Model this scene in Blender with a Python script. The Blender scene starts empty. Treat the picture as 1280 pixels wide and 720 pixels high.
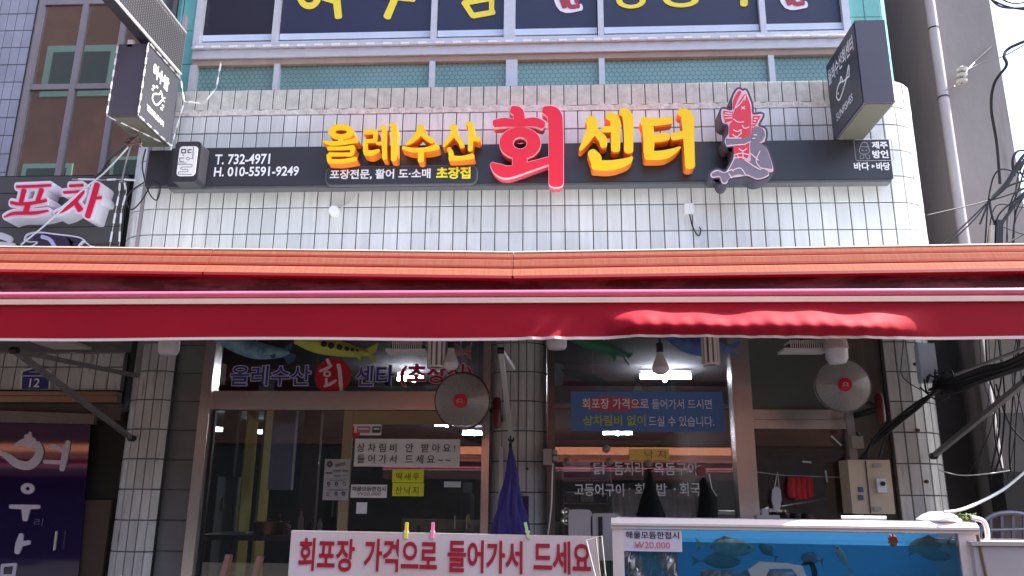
import bpy, math, random
from mathutils import Vector, Matrix
random.seed(7)
S = bpy.context.scene
COL = S.collection
# ------------------------------------------------------------------ camera
FPX, PITCH, YAW, ROLL, CAMZ = 1000.0, 15.0, 2.9, 0.5, 1.5
_p, _y, _a = (math.radians(v) for v in (PITCH, YAW, ROLL))
fwd = Vector((-math.sin(_y)*math.cos(_p), math.cos(_y)*math.cos(_p), math.sin(_p)))
rgt0 = Vector((math.cos(_y), math.sin(_y), 0)); up0 = rgt0.cross(fwd)
rgt = rgt0*math.cos(_a)+up0*math.sin(_a); upv = up0*math.cos(_a)-rgt0*math.sin(_a)
cd = bpy.data.cameras.new('camera'); cam = bpy.data.objects.new('camera', cd); COL.objects.link(cam)
cd.sensor_width = 36; cd.lens = 36*FPX/1280; cd.clip_start = .05; cd.clip_end = 500
M4 = Matrix((rgt, upv, -fwd)).transposed().to_4x4(); M4.translation = Vector((0, 0, CAMZ))
cam.matrix_world = M4; S.camera = cam
# ------------------------------------------------------------------ world, sun, exposure
SUN = Vector((.62, .035, 1.0)).normalized()
el = math.asin(SUN.z)
w = bpy.data.worlds.new('World'); S.world = w; w.use_nodes = True
wn = w.node_tree.nodes; bg = wn['Background']
sky = wn.new('ShaderNodeTexSky'); sky.sky_type = 'NISHITA'; sky.sun_disc = False
sky.sun_elevation = el; sky.sun_rotation = math.atan2(SUN.x, SUN.y); sky.dust_density = 3.0; sky.air_density = 1.0
w.node_tree.links.new(sky.outputs[0], bg.inputs[0]); bg.inputs[1].default_value = .15
sd = bpy.data.lights.new('sun', 'SUN'); sd.energy = 4.0; sd.angle = math.radians(.5); sd.color = (1, .95, .88)
so = bpy.data.objects.new('sun', sd); COL.objects.link(so); so.rotation_euler = SUN.to_track_quat('Z', 'Y').to_euler(); so.location = (0, 0, 12)
S.view_settings.view_transform = 'Standard'; S.view_settings.look = 'None'; S.view_settings.exposure = 1.82; S.view_settings.gamma = 1
S.cycles.use_denoising = True
S.cycles.max_bounces = 10; S.cycles.transparent_max_bounces = 24; S.cycles.sample_clamp_indirect = 6
# ------------------------------------------------------------------ helpers
def W(px, py, Y=5.5):
    """where the sight line through photo pixel (px,py) meets the plane y=Y"""
    d = fwd*FPX+rgt*(px-640)+upv*(360-py); t = Y/d.y
    return Vector((d.x*t, Y, CAMZ+d.z*t))
def lin(c):
    c = c/255.0
    return c/12.92 if c <= .04045 else ((c+.055)/1.055)**2.4
_mats = {}
def mat(name, col, rough=.5, metal=0., var=0., scale=6., bump=0., bscale=60., emit=0., stretch=(1, 1, 1), rnd=0., col2=None, coat=0., spec=.5, lo=.35, hi=.7):
    if name in _mats: return _mats[name]
    m = bpy.data.materials.new(name); m.use_nodes = True; _mats[name] = m
    N, L = m.node_tree.nodes, m.node_tree.links
    b = N['Principled BSDF']; c = tuple(lin(v) for v in col)+(1,)
    b.inputs['Base Color'].default_value = c; b.inputs['Roughness'].default_value = rough; b.inputs['Metallic'].default_value = metal
    b.inputs['Coat Weight'].default_value = coat; b.inputs['Specular IOR Level'].default_value = spec
    src = None
    if var or bump or col2:
        g = N.new('ShaderNodeNewGeometry'); mp = N.new('ShaderNodeMapping'); mp.inputs['Scale'].default_value = stretch
        L.new(g.outputs['Position'], mp.inputs[0])
    if var or col2:
        n = N.new('ShaderNodeTexNoise'); n.inputs['Scale'].default_value = scale; n.inputs['Detail'].default_value = 7; n.inputs['Roughness'].default_value = .62
        L.new(mp.outputs[0], n.inputs[0]); mx = N.new('ShaderNodeMix'); mx.data_type = 'RGBA'
        rp = N.new('ShaderNodeMapRange'); rp.inputs[1].default_value = lo; rp.inputs[2].default_value = hi; L.new(n.outputs[0], rp.inputs[0])
        L.new(rp.outputs[0], mx.inputs[0]); mx.inputs[6].default_value = c
        c2 = tuple(lin(v) for v in col2)+(1,) if col2 else tuple(v*(1-var) for v in c[:3])+(1,)
        mx.inputs[7].default_value = c2; src = mx.outputs[2]
    if rnd:
        oi = N.new('ShaderNodeObjectInfo'); r = N.new('ShaderNodeMapRange'); r.inputs[3].default_value = 1-rnd; r.inputs[4].default_value = 1+rnd*.4
        L.new(oi.outputs['Random'], r.inputs[0]); h = N.new('ShaderNodeHueSaturation'); L.new(r.outputs[0], h.inputs['Value'])
        if src: L.new(src, h.inputs['Color'])
        else: h.inputs['Color'].default_value = c
        src = h.outputs[0]
    if src: L.new(src, b.inputs['Base Color'])
    if bump:
        n2 = N.new('ShaderNodeTexNoise'); n2.inputs['Scale'].default_value = bscale; n2.inputs['Detail'].default_value = 4
        L.new(mp.outputs[0], n2.inputs[0]); bp = N.new('ShaderNodeBump'); bp.inputs['Strength'].default_value = bump; bp.inputs['Distance'].default_value = .01
        L.new(n2.outputs[0], bp.inputs['Height']); L.new(bp.outputs[0], b.inputs['Normal'])
    if emit:
        b.inputs['Emission Color'].default_value = c; b.inputs['Emission Strength'].default_value = emit
    return m
def glassmat(name, tint=(1, 1, 1), ior=1.9, gain=1.0, body=None, bodyfac=0.):
    if name in _mats: return _mats[name]
    m = bpy.data.materials.new(name); m.use_nodes = True; _mats[name] = m
    N, L = m.node_tree.nodes, m.node_tree.links; N.remove(N['Principled BSDF'])
    t = N.new('ShaderNodeBsdfTransparent'); t.inputs[0].default_value = tuple(tint)+(1,)
    g = N.new('ShaderNodeBsdfGlossy'); g.inputs['Roughness'].default_value = .01; g.inputs[0].default_value = (gain, gain, gain, 1)
    f = N.new('ShaderNodeFresnel'); f.inputs[0].default_value = ior
    base = t.outputs[0]
    if body:
        d = N.new('ShaderNodeBsdfDiffuse'); d.inputs[0].default_value = tuple(lin(v) for v in body)+(1,)
        q = N.new('ShaderNodeMixShader'); q.inputs[0].default_value = bodyfac; L.new(t.outputs[0], q.inputs[1]); L.new(d.outputs[0], q.inputs[2]); base = q.outputs[0]
    mx = N.new('ShaderNodeMixShader'); L.new(f.outputs[0], mx.inputs[0]); L.new(base, mx.inputs[1]); L.new(g.outputs[0], mx.inputs[2])
    L.new(mx.outputs[0], N['Material Output'].inputs[0]); return m

class MB:
    def __init__(s): s.v = []; s.f = []; s.mi = []
    def add(s, vs, fs, mi=0):
        o = len(s.v); s.v += [tuple(v) for v in vs]; s.f += [tuple(i+o for i in f) for f in fs]; s.mi += [mi]*len(fs); return s
    def box(s, x0, x1, y0, y1, z0, z1, mi=0):
        x0, x1 = min(x0, x1), max(x0, x1); y0, y1 = min(y0, y1), max(y0, y1); z0, z1 = min(z0, z1), max(z0, z1)
        return s.add([(x0, y0, z0), (x1, y0, z0), (x1, y1, z0), (x0, y1, z0), (x0, y0, z1), (x1, y0, z1), (x1, y1, z1), (x0, y1, z1)],
                     [(0, 3, 2, 1), (4, 5, 6, 7), (0, 1, 5, 4), (1, 2, 6, 5), (2, 3, 7, 6), (3, 0, 4, 7)], mi)
    def beam(s, p0, p1, wd, ht, mi=0):
        p0, p1 = Vector(p0), Vector(p1); d = (p1-p0).normalized(); u = Vector((0, 0, 1)) if abs(d.z) < .95 else Vector((0, 1, 0))
        a = d.cross(u).normalized()*wd/2; b = a.cross(d).normalized()*ht/2
        return s.add([p0-a-b, p0+a-b, p0+a+b, p0-a+b, p1-a-b, p1+a-b, p1+a+b, p1-a+b], [(0, 3, 2, 1), (4, 5, 6, 7), (0, 1, 5, 4), (1, 2, 6, 5), (2, 3, 7, 6), (3, 0, 4, 7)], mi)
    def tube(s, pts, r, n=8, mi=0, cap=True):
        pts = [Vector(p) for p in pts]; rs = r if isinstance(r, (list, tuple)) else [r]*len(pts); o = len(s.v); prev = None
        for i, p in enumerate(pts):
            t = (pts[min(i+1, len(pts)-1)]-pts[max(i-1, 0)]).normalized()
            if prev is None: a = t.cross(Vector((0, 0, 1)) if abs(t.z) < .9 else Vector((1, 0, 0))).normalized()
            else: a = (prev-t*prev.dot(t)).normalized()
            prev = a; b = t.cross(a)
            for k in range(n): q = 2*math.pi*k/n; s.v.append(tuple(p+(a*math.cos(q)+b*math.sin(q))*rs[i]))
        for i in range(len(pts)-1):
            for k in range(n): s.f.append((o+i*n+k, o+i*n+(k+1) % n, o+(i+1)*n+(k+1) % n, o+(i+1)*n+k)); s.mi.append(mi)
        if cap:
            s.f.append(tuple(o+k for k in range(n))[::-1]); s.f.append(tuple(o+(len(pts)-1)*n+k for k in range(n))); s.mi += [mi]*2
        return s
    def lathe(s, prof, c, ax=(0, 0, 1), n=24, mi=0):
        """prof: list of (radius, along) about axis ax through c"""
        ax = Vector(ax).normalized(); a = ax.cross(Vector((0, 0, 1)) if abs(ax.z) < .9 else Vector((1, 0, 0))).normalized(); b = ax.cross(a); c = Vector(c); o = len(s.v)
        for r, h in prof:
            for k in range(n): q = 2*math.pi*k/n; s.v.append(tuple(c+ax*h+(a*math.cos(q)+b*math.sin(q))*max(r, .0002)))
        for i in range(len(prof)-1):
            for k in range(n): s.f.append((o+i*n+k, o+i*n+(k+1) % n, o+(i+1)*n+(k+1) % n, o+(i+1)*n+k)); s.mi.append(mi)
        return s
    def ring(s, c, R, r, ax=(0, -1, 0), n=40, mi=0, m=5):
        ax = Vector(ax).normalized(); a = ax.cross(Vector((0, 0, 1))).normalized(); b = ax.cross(a); c = Vector(c)
        pts = [c+(a*math.cos(2*math.pi*k/n)+b*math.sin(2*math.pi*k/n))*R for k in range(n+1)]
        return s.tube(pts, r, m, mi, False)
    def prism(s, front, back, mi=0, smi=None):
        """front, back: matching loops of points"""
        n = len(front); o = len(s.v); s.v += [tuple(p) for p in front]+[tuple(p) for p in back]
        s.f.append(tuple(range(o, o+n))); s.f.append(tuple(range(o+2*n-1, o+n-1, -1))); s.mi += [mi, mi]
        for k in range(n): s.f.append((o+k, o+n+k, o+n+(k+1) % n, o+(k+1) % n)); s.mi.append(mi if smi is None else smi)
        return s
ORG = {}
def obj(name, mb, m, parent=None, smooth=False, label=None, cat=None, group=None, kind=None, mesh=None, loc=None, fixn=True):
    if mesh is None:
        vs = [Vector(v) for v in mb.v]; lo = Vector([min(v[i] for v in vs) for i in range(3)]); hi = Vector([max(v[i] for v in vs) for i in range(3)])
        c = Vector(((lo.x+hi.x)/2, (lo.y+hi.y)/2, lo.z))
        me = bpy.data.meshes.new(name); me.from_pydata([v-c for v in vs], [], mb.f)
        for q in (m if isinstance(m, (list, tuple)) else [m]): me.materials.append(q)
        me.polygons.foreach_set('material_index', mb.mi)
        if fixn:
            import bmesh
            bm = bmesh.new(); bm.from_mesh(me); bmesh.ops.recalc_face_normals(bm, faces=bm.faces); bm.to_mesh(me); bm.free()
        if smooth:
            me.polygons.foreach_set('use_smooth', [True]*len(me.polygons))
            if smooth != 2: me.set_sharp_from_angle(angle=math.radians(40))
        me.update()
    else: me = mesh; c = Vector(loc)
    o = bpy.data.objects.new(name, me); COL.objects.link(o)
    if parent is not None: o.parent = parent; o.location = c-ORG[parent.name]
    else: o.location = c
    ORG[o.name] = c
    tag(o, label, cat, group, kind); return o
def tag(o, label=None, cat=None, group=None, kind=None):
    if label: o['label'] = label
    if cat: o['category'] = cat
    if group: o['group'] = group
    if kind: o['kind'] = kind
    return o
def thing(name, label, cat, loc, group=None):
    o = bpy.data.objects.new(name, None); COL.objects.link(o); o.location = loc; o.empty_display_size = .1; ORG[o.name] = Vector(loc); return tag(o, label, cat, group)
def catmull(P, k=6, closed=False):
    n = len(P); out = []
    rng = range(n) if closed else range(n-1)
    for i in rng:
        p = [P[(i+j) % n] if closed else P[min(max(i+j, 0), n-1)] for j in (-1, 0, 1, 2)]
        for s in range(k):
            t = s/k; out.append(tuple(.5*((2*p[1][d])+(-p[0][d]+p[2][d])*t+(2*p[0][d]-5*p[1][d]+4*p[2][d]-p[3][d])*t*t+(-p[0][d]+3*p[1][d]-3*p[2][d]+p[3][d])*t**3) for d in range(len(P[0]))))
    if not closed: out.append(tuple(P[-1]))
    return out
def stroke2d(P, grow=0., cap=4, smooth=True):
    """P: (x, y, width) control points in drawing units -> closed outline of a brush stroke"""
    Q = catmull(P, 5) if smooth and len(P) > 2 else [tuple(map(float, p)) for p in P]
    L, R = [], []
    for i, (x, y, wd) in enumerate(Q):
        a, b = Q[max(i-1, 0)], Q[min(i+1, len(Q)-1)]; dx, dy = b[0]-a[0], b[1]-a[1]; l = math.hypot(dx, dy) or 1; nx, ny = -dy/l, dx/l; h = wd/2+grow
        L.append((x+nx*h, y+ny*h)); R.append((x-nx*h, y-ny*h))
    def capf(i, sgn):
        x, y, wd = Q[i]; j = 1 if i == 0 else len(Q)-2; dx, dy = x-Q[j][0], y-Q[j][1]; l = math.hypot(dx, dy) or 1; dx /= l; dy /= l; h = wd/2+grow; out = []
        for k in range(1, cap+1):
            q = math.pi*k/(cap+1)-math.pi/2
            e = .55
            out.append((x+dx*math.cos(q)*h*e+(-dy)*math.sin(q)*h*sgn, y+dy*math.cos(q)*h*e+dx*math.sin(q)*h*sgn))
        return out
    return L+capf(len(Q)-1, -1)+R[::-1]+capf(0, -1)
def ring2d(cx, cy, rx, ry, n=28): return [(cx+rx*math.cos(2*math.pi*k/n), cy+ry*math.sin(2*math.pi*k/n)) for k in range(n)]
def glyph(name, strokes, f, yf, yb, mats, parent, grow=0., rings=(), jitter=.0006, **kw):
    """solid letter: strokes in drawing units, f(u,v,Y)->point, front at yf, back at yb"""
    mb = MB(); j = 0
    for P in strokes:
        o = stroke2d(P, grow); y = yf+j*jitter; j += 1
        mb.prism([f(u, v, yf)+Vector((0, y-yf, 0)) for u, v in o], [f(u, v, yf)+Vector((0, yb-yf+j*jitter, 0)) for u, v in o], 0, 1)
    for (cx, cy, rx, ry, ix, iy) in rings:
        n = 28; A = ring2d(cx, cy, rx+grow, ry+grow, n); B = ring2d(cx, cy, max(ix-grow, .5), max(iy-grow, .5), n); y = yf+j*jitter; j += 1
        vs = [f(u, v, yf)+Vector((0, y-yf, 0)) for u, v in A+B]+[f(u, v, yf)+Vector((0, yb-yf+j*jitter, 0)) for u, v in A+B]
        fs = []; mi = []
        for k in range(n):
            q = (k+1) % n; fs += [(k, q, n+q, n+k), (2*n+k, 3*n+k, 3*n+q, 2*n+q), (k, 2*n+k, 2*n+q, q), (n+k, n+q, 3*n+q, 3*n+k)]; mi += [0, 0, 1, 1]
        o = len(mb.v); mb.add(vs, fs); mb.mi[-len(mi):] = mi
    return obj(name, mb, mats, parent, **kw)
def pxmap(x0, y0, sc):
    """drawing units of an enlarged photo crop -> world point on plane y=Y"""
    return lambda u, v, Y: W(x0+u/sc, y0+v/sc, Y)
_txt = bpy.data.curves.new('lettering', 'FONT'); _to = bpy.data.objects.new('lettering', _txt)
COL.objects.link(_to)
def textmesh(body, bold=.0, depth=0., space=1.0):
    _txt.body = body; _txt.offset = bold; _txt.extrude = depth; _txt.space_character = space; _txt.resolution_u = 3
    bpy.context.view_layer.update()
    me = bpy.data.meshes.new_from_object(_to.evaluated_get(bpy.context.evaluated_depsgraph_get()))
    return me
def text3(name, body, m, parent, o, ux, uz, bold=.012, thick=.0015, space=1., shear=0., **kw):
    """lay flat lettering into the parallelogram o, o+ux, o+uz (lower left, along, up)"""
    me = textmesh(body, bold, 0, space); vs = [v.co.copy() for v in me.vertices]; fs = [tuple(p.vertices) for p in me.polygons]; bpy.data.meshes.remove(me)
    if not vs: return None
    x0, x1 = min(v.x for v in vs), max(v.x for v in vs); y0, y1 = min(v.y for v in vs), max(v.y for v in vs)
    ux, uz, o = Vector(ux), Vector(uz), Vector(o); nrm = ux.cross(uz).normalized()
    mb = MB(); mb.add([o+ux*((v.x-x0)/(x1-x0)+shear*(v.y-y0)/(y1-y0))+uz*((v.y-y0)/(y1-y0))+nrm*thick for v in vs], fs)
    return obj(name, mb, m, parent, fixn=False, **kw)
def textpx(name, body, m, parent, x0, y0, x1, y1, Y, bold=.012, slope=0., **kw):
    """fit lettering into photo box (x0,y0)-(x1,y1) on the frontal plane y=Y"""
    a, b, c = W(x0, y1, Y), W(x1, y1, Y), W(x0, y0, Y)
    ux = Vector((b.x-a.x, 0, 0 if not slope else slope)); return text3(name, body, m, parent, a, ux, (0, 0, c.z-a.z), bold, **kw)
def rect(x0, y0, x1, y1, Y):
    a, b = W(x0, y1, Y), W(x1, y0, Y); return a.x, b.x, a.z, b.z
# ------------------------------------------------------------------ materials
M_tile = mat('glazed_tile', (230, 229, 227), .28, var=.15, scale=3, stretch=(9, 9, .8), bump=.08, bscale=30, rnd=.10)
M_tile_low = mat('shaded_tile', (200, 196, 194), .35, var=.25, scale=4, stretch=(6, 6, .8), bump=.1, bscale=30, rnd=.14)  # darker copy of the glazed tile, awning shade put into its colour
M_tile_sill = mat('weathered_sill_tile', (214, 212, 202), .7, var=.3, scale=14, bump=.25, bscale=70, rnd=.12)
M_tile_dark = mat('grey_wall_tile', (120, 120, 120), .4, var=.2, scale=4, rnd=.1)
M_grout = mat('grout', (104, 102, 102), .9, var=.4, scale=8)
M_cement = mat('flaking_cement', (232, 228, 224), .9, col2=(186, 178, 168), scale=22, bump=.6, bscale=40)
M_black = mat('sign_black', (50, 49, 56), .38, var=.1, scale=3)
M_blackedge = mat('sign_edge', (94, 94, 98), .45)
M_white = mat('white_plastic', (238, 236, 236), .35)
M_print_white = mat('print_white', (236, 236, 240), .5)
M_print_black = mat('print_black', (22, 22, 26), .6)
M_print_red = mat('print_red', (196, 24, 50), .5)
M_print_yellow = mat('print_yellow', (250, 236, 50), .5)
M_alu = mat('aluminium_frame', (206, 206, 212), .4, .15, var=.12, scale=8, stretch=(1, 1, 4))
M_alu_dark = mat('aged_aluminium', (160, 150, 154), .45, .2, var=.15, scale=6)
M_steel = mat('brushed_steel', (214, 206, 200), .22, .75, var=.14, scale=3, bump=.03, bscale=80)
M_galv = mat('galvanised_tube', (148, 144, 146), .5, .6, var=.25, scale=12)
M_concrete = mat('concrete_wall', (156, 148, 146), .9, var=.22, scale=1.6, stretch=(1, 1, .5), bump=.25, bscale=25)
M_dark = mat('dark_void', (22, 21, 22), .9)
M_wire = mat('cable_black', (24, 24, 28), .5)
M_wire_w = mat('cable_white', (220, 218, 214), .5)
M_glass = glassmat('shop_glass', (.9, .9, .9), 1.75)
M_rust = mat('rusty_screw', (90, 50, 34), .8)
def streaks(m, col, thr, scale, stretch, fac):
    """rust and dirt marks with a shape of their own, mixed over the base colour"""
    N, L = m.node_tree.nodes, m.node_tree.links; b = N['Principled BSDF']; src = b.inputs['Base Color'].links[0].from_socket
    g = N.new('ShaderNodeNewGeometry'); mp = N.new('ShaderNodeMapping'); mp.inputs['Scale'].default_value = stretch; L.new(g.outputs['Position'], mp.inputs[0])
    n = N.new('ShaderNodeTexNoise'); n.inputs['Scale'].default_value = scale; n.inputs['Detail'].default_value = 5; L.new(mp.outputs[0], n.inputs[0])
    r = N.new('ShaderNodeMapRange'); r.inputs[1].default_value = thr; r.inputs[2].default_value = thr+.08; r.inputs[4].default_value = fac; L.new(n.outputs[0], r.inputs[0])
    mx = N.new('ShaderNodeMix'); mx.data_type = 'RGBA'; L.new(r.outputs[0], mx.inputs[0]); L.new(src, mx.inputs[6]); mx.inputs[7].default_value = tuple(lin(v) for v in col)+(1,); L.new(mx.outputs[2], b.inputs['Base Color'])
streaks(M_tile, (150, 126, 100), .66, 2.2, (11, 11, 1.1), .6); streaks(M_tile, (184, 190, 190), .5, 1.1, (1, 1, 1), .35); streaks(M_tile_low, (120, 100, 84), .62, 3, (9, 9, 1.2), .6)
streaks(M_concrete, (110, 100, 92), .6, 1.5, (3, 3, .4), .5)
# ------------------------------------------------------------------ tiles laid along a wall line
_tm = {}
def tilemesh(wd, h, m, nm='tile'):
    k = (round(wd, 4), round(h, 4), m.name)
    if k in _tm: return _tm[k]
    d, c = .010, .003; a, b = wd/2, h
    vs = [(-a, d, 0), (a, d, 0), (a, d, b), (-a, d, b), (-a, c, 0), (a, c, 0), (a, c, b), (-a, c, b), (-a+c, 0, c), (a-c, 0, c), (a-c, 0, b-c), (-a+c, 0, b-c)]
    fs = []
    for i in range(4):
        j = (i+1) % 4; fs += [(i, j, 4+j, 4+i), (4+i, 4+j, 8+j, 8+i)]
    fs.append((8, 9, 10, 11))
    me = bpy.data.meshes.new(nm); me.from_pydata(vs, [], fs); me.materials.append(m); _tm[k] = me; return me
def path_points(segs):
    """segs: ('L',(x,y),(x,y)) or ('A',(cx,cy),r,deg0,deg1); outward normal is to the right of travel; returns f(s)->(pos, normal), length"""
    ln = [math.dist(q[1], q[2]) if q[0] == 'L' else q[2]*math.radians(abs(q[4]-q[3])) for q in segs]; tot = sum(ln)
    def f(s):
        for q, l in zip(segs, ln):
            if s <= l+1e-9 or q is segs[-1]:
                t = s/l
                if q[0] == 'L':
                    dx, dy = (q[2][0]-q[1][0])/l, (q[2][1]-q[1][1])/l; return Vector((q[1][0]+dx*s, q[1][1]+dy*s)), Vector((dy, -dx))
                a = math.radians(q[3]+(q[4]-q[3])*t); return Vector((q[1][0]+q[2]*math.cos(a), q[1][1]+q[2]*math.sin(a))), Vector((math.cos(a), math.sin(a)))
            s -= l
    return f, tot
def tiled(parent, segs, rows, pitch, m, singles, gap=.0075, restname='far_tiles', backing=True, wallname='wall_backing', grout=None, extra_top=None):
    """rows: list of (z0,z1,material or None); singles: function(row,col)->bool"""
    f, tot = path_points(segs); n = max(1, round(tot/pitch)); p = tot/n; rest = MB()
    for ri, (z0, z1, rm) in enumerate(rows):
        mm = rm or m
        for c in range(n):
            P, nn = f((c+.5)*p); me = tilemesh(p-gap, z1-z0-gap, mm); ang = math.atan2(nn.y, nn.x)+math.pi/2
            # tilt each tile by a hair so that reflections break up
            rz = ang+random.uniform(-.006, .006); rx = random.uniform(-.006, .006)
            loc = Vector((P.x, P.y, z0+gap/2))
            if singles(ri, c):
                o = bpy.data.objects.new('tile', me); COL.objects.link(o); o.parent = parent; o.location = loc-ORG[parent.name]; o.rotation_euler = (rx, 0, rz)
            else:
                R = Matrix.Translation(loc) @ Matrix.Rotation(rz, 4, 'Z') @ Matrix.Rotation(rx, 4, 'X')
                rest.add([R @ v.co for v in me.vertices], [tuple(q.vertices) for q in me.polygons])
    if rest.v: obj(restname, rest, m, parent, kind='stuff')
    if backing:
        k = max(2, int(tot/.04)); zz0, zz1 = min(r[0] for r in rows), max(r[1] for r in rows); mb = MB(); vs = []
        for i in range(k+1):
            P, nn = f(tot*i/k); q = P-nn*.0065; r = P-nn*.05; vs += [(q.x, q.y, zz0), (q.x, q.y, zz1), (r.x, r.y, zz1), (r.x, r.y, zz0)]
        fs = []
        for i in range(k):
            a, b = 4*i, 4*(i+1)
            for j in range(4): fs.append((a+j, b+j, b+(j+1) % 4, a+(j+1) % 4))
        fs += [(0, 1, 2, 3), (4*k+3, 4*k+2, 4*k+1, 4*k)]
        mb.add(vs, fs); obj(wallname, mb, grout or M_grout, parent)
    return n
# ================================================================== SETTING
g = MB(); g.box(-60, 60, -40, 40, -.3, 0)
obj('ground', g, mat('street_asphalt', (64, 61, 59), .85, var=.3, scale=2.2, bump=.3, bscale=60), kind='structure')
g = MB(); g.box(-12, 12, 4.9, 5.75, 0, .12)
obj('pavement', g, mat('pavement_concrete', (78, 74, 70), .9, var=.25, scale=3), kind='structure')

# ================================================================== THE FISH SHOP BUILDING
VP = .2035; Z0 = 3.397
uw = thing('tiled_upper_wall', 'wide white tiled wall band with rounded corners below the upstairs windows', 'wall', (-.25, 5.5, 2.95))
X0, X1, RR = -2.965, 2.456, .32
segs = [('A', (X0, 5.5+RR), RR, 180, 270), ('L', (X0, 5.5), (X1, 5.5)), ('A', (X1, 5.5+RR), RR, 270, 360)]
rows = [(Z0-2*VP, Z0-VP, None), (Z0-VP, Z0, None), (Z0, Z0+VP, None), (Z0+VP, Z0+2*VP, None), (Z0+2*VP, Z0+3*VP, None), (Z0+3*VP, Z0+4*VP, None), (Z0+4*VP, Z0+5*VP, None),
        ]
rows = rows[:-1]+[(Z0+4*VP, Z0+5*VP, None)]
top = rows.pop()
tiled(uw, segs, rows+[(top[0], top[1]-.055, None)], .1017, M_tile, lambda r, c: (r in (1, 2, 4, 5)) or (r == 3 and (c < 10 or c > 56)))
# sill course and the strip of flaking cement under it
f_, tot_ = path_points(segs)
tiled(uw, segs, [(top[1]-.012, top[1]+.165, M_tile_sill)], .1017, M_tile_sill, lambda r, c: c % 2 == 0 and 1 < c < 60 and False, backing=True, restname='sill_tiles', wallname='sill_backing')
cm = MB(); k = 150; vs = []
for i in range(k+1):
    P, nn = f_(tot_*i/k); q = P+nn*.003; r = P-nn*.04; j = random.uniform(-.010, .012)
    vs += [(q.x, q.y, top[1]-.052-random.uniform(0, .006)), (q.x, q.y, top[1]-.008+j), (r.x, r.y, top[1]-.008+j), (r.x, r.y, top[1]-.052)]
fs = []
for i in range(k):
    a, b = 4*i, 4*(i+1)
    for j in range(4): fs.append((a+j, b+j, b+(j+1) % 4, a+(j+1) % 4))
cm.add(vs, fs); obj('cement_strip', cm, M_cement, uw)
ZS = top[1]+.165      # top of the wall under the windows
# building body: slabs, side walls, roof (joined structure of the block)
bd = thing('shop_building', 'two storey white tiled shop block holding the fish restaurant', 'building', (0, 9, 0))
m = MB(); m.box(-3.2, 2.7, 5.56, 17.6, 2.95, 3.15); obj('upper_floor_slab', m, M_concrete, bd)
m = MB(); m.box(-3.2, 2.7, 5.5, 17.6, 7.3, 7.5); obj('roof', m, M_concrete, bd)
m = MB(); m.box(-3.23, -3.19, 5.85, 17.6, 2.9, 7.5); obj('side_wall', m, mat('block_render', (150, 148, 150), .9, var=.2), bd)
m = MB(); m.box(2.69, 2.73, 5.85, 17.6, 0, 7.5); obj('side_wall', m, _mats['block_render'], bd)
m = MB(); m.box(-3.18, 2.68, 17.6, 17.7, 0, 7.3); obj('back_wall', m, _mats['block_render'], bd)
m = MB(); m.box(-2.6, 2.3, 7.0, 7.05, 3.15, 7.3); obj('upstairs_partition', m, M_dark, bd)
m = MB(); m.box(-3.0, 2.5, 5.56, 7.0, ZS-.02, ZS+.0); obj('window_ledge', m, M_concrete, bd)
M_turq = mat('turquoise_paint', (112, 186, 180), .5, var=.15, scale=5)
def corner_column(x0, x1, label, px):
    t = thing('turquoise_column', label, 'column', ((x0+x1)/2, 5.6, ZS))
    r = .14; sg = [('L', (x0, 5.62), (x1-r, 5.62)), ('A', (x1-r, 5.62+r), r, 270, 350)] if px > 0 else [('A', (x0+r, 5.62+r), r, 190, 270), ('L', (x0+r, 5.62), (x1, 5.62))]
    tiled(t, sg, [(ZS+i*VP*1.5, ZS+(i+1)*VP*1.5, None) for i in range(8)], .12, M_turq, lambda r_, c: False, gap=.004, restname='painted_tiles', grout=mat('turq_grout', (70, 130, 126), .8))
corner_column(2.33, 2.66, 'turquoise painted tiled column at the right end of the upstairs windows', 1)
corner_column(-3.10, -2.86, 'green painted tiled column behind the left projecting sign', -1)
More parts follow.
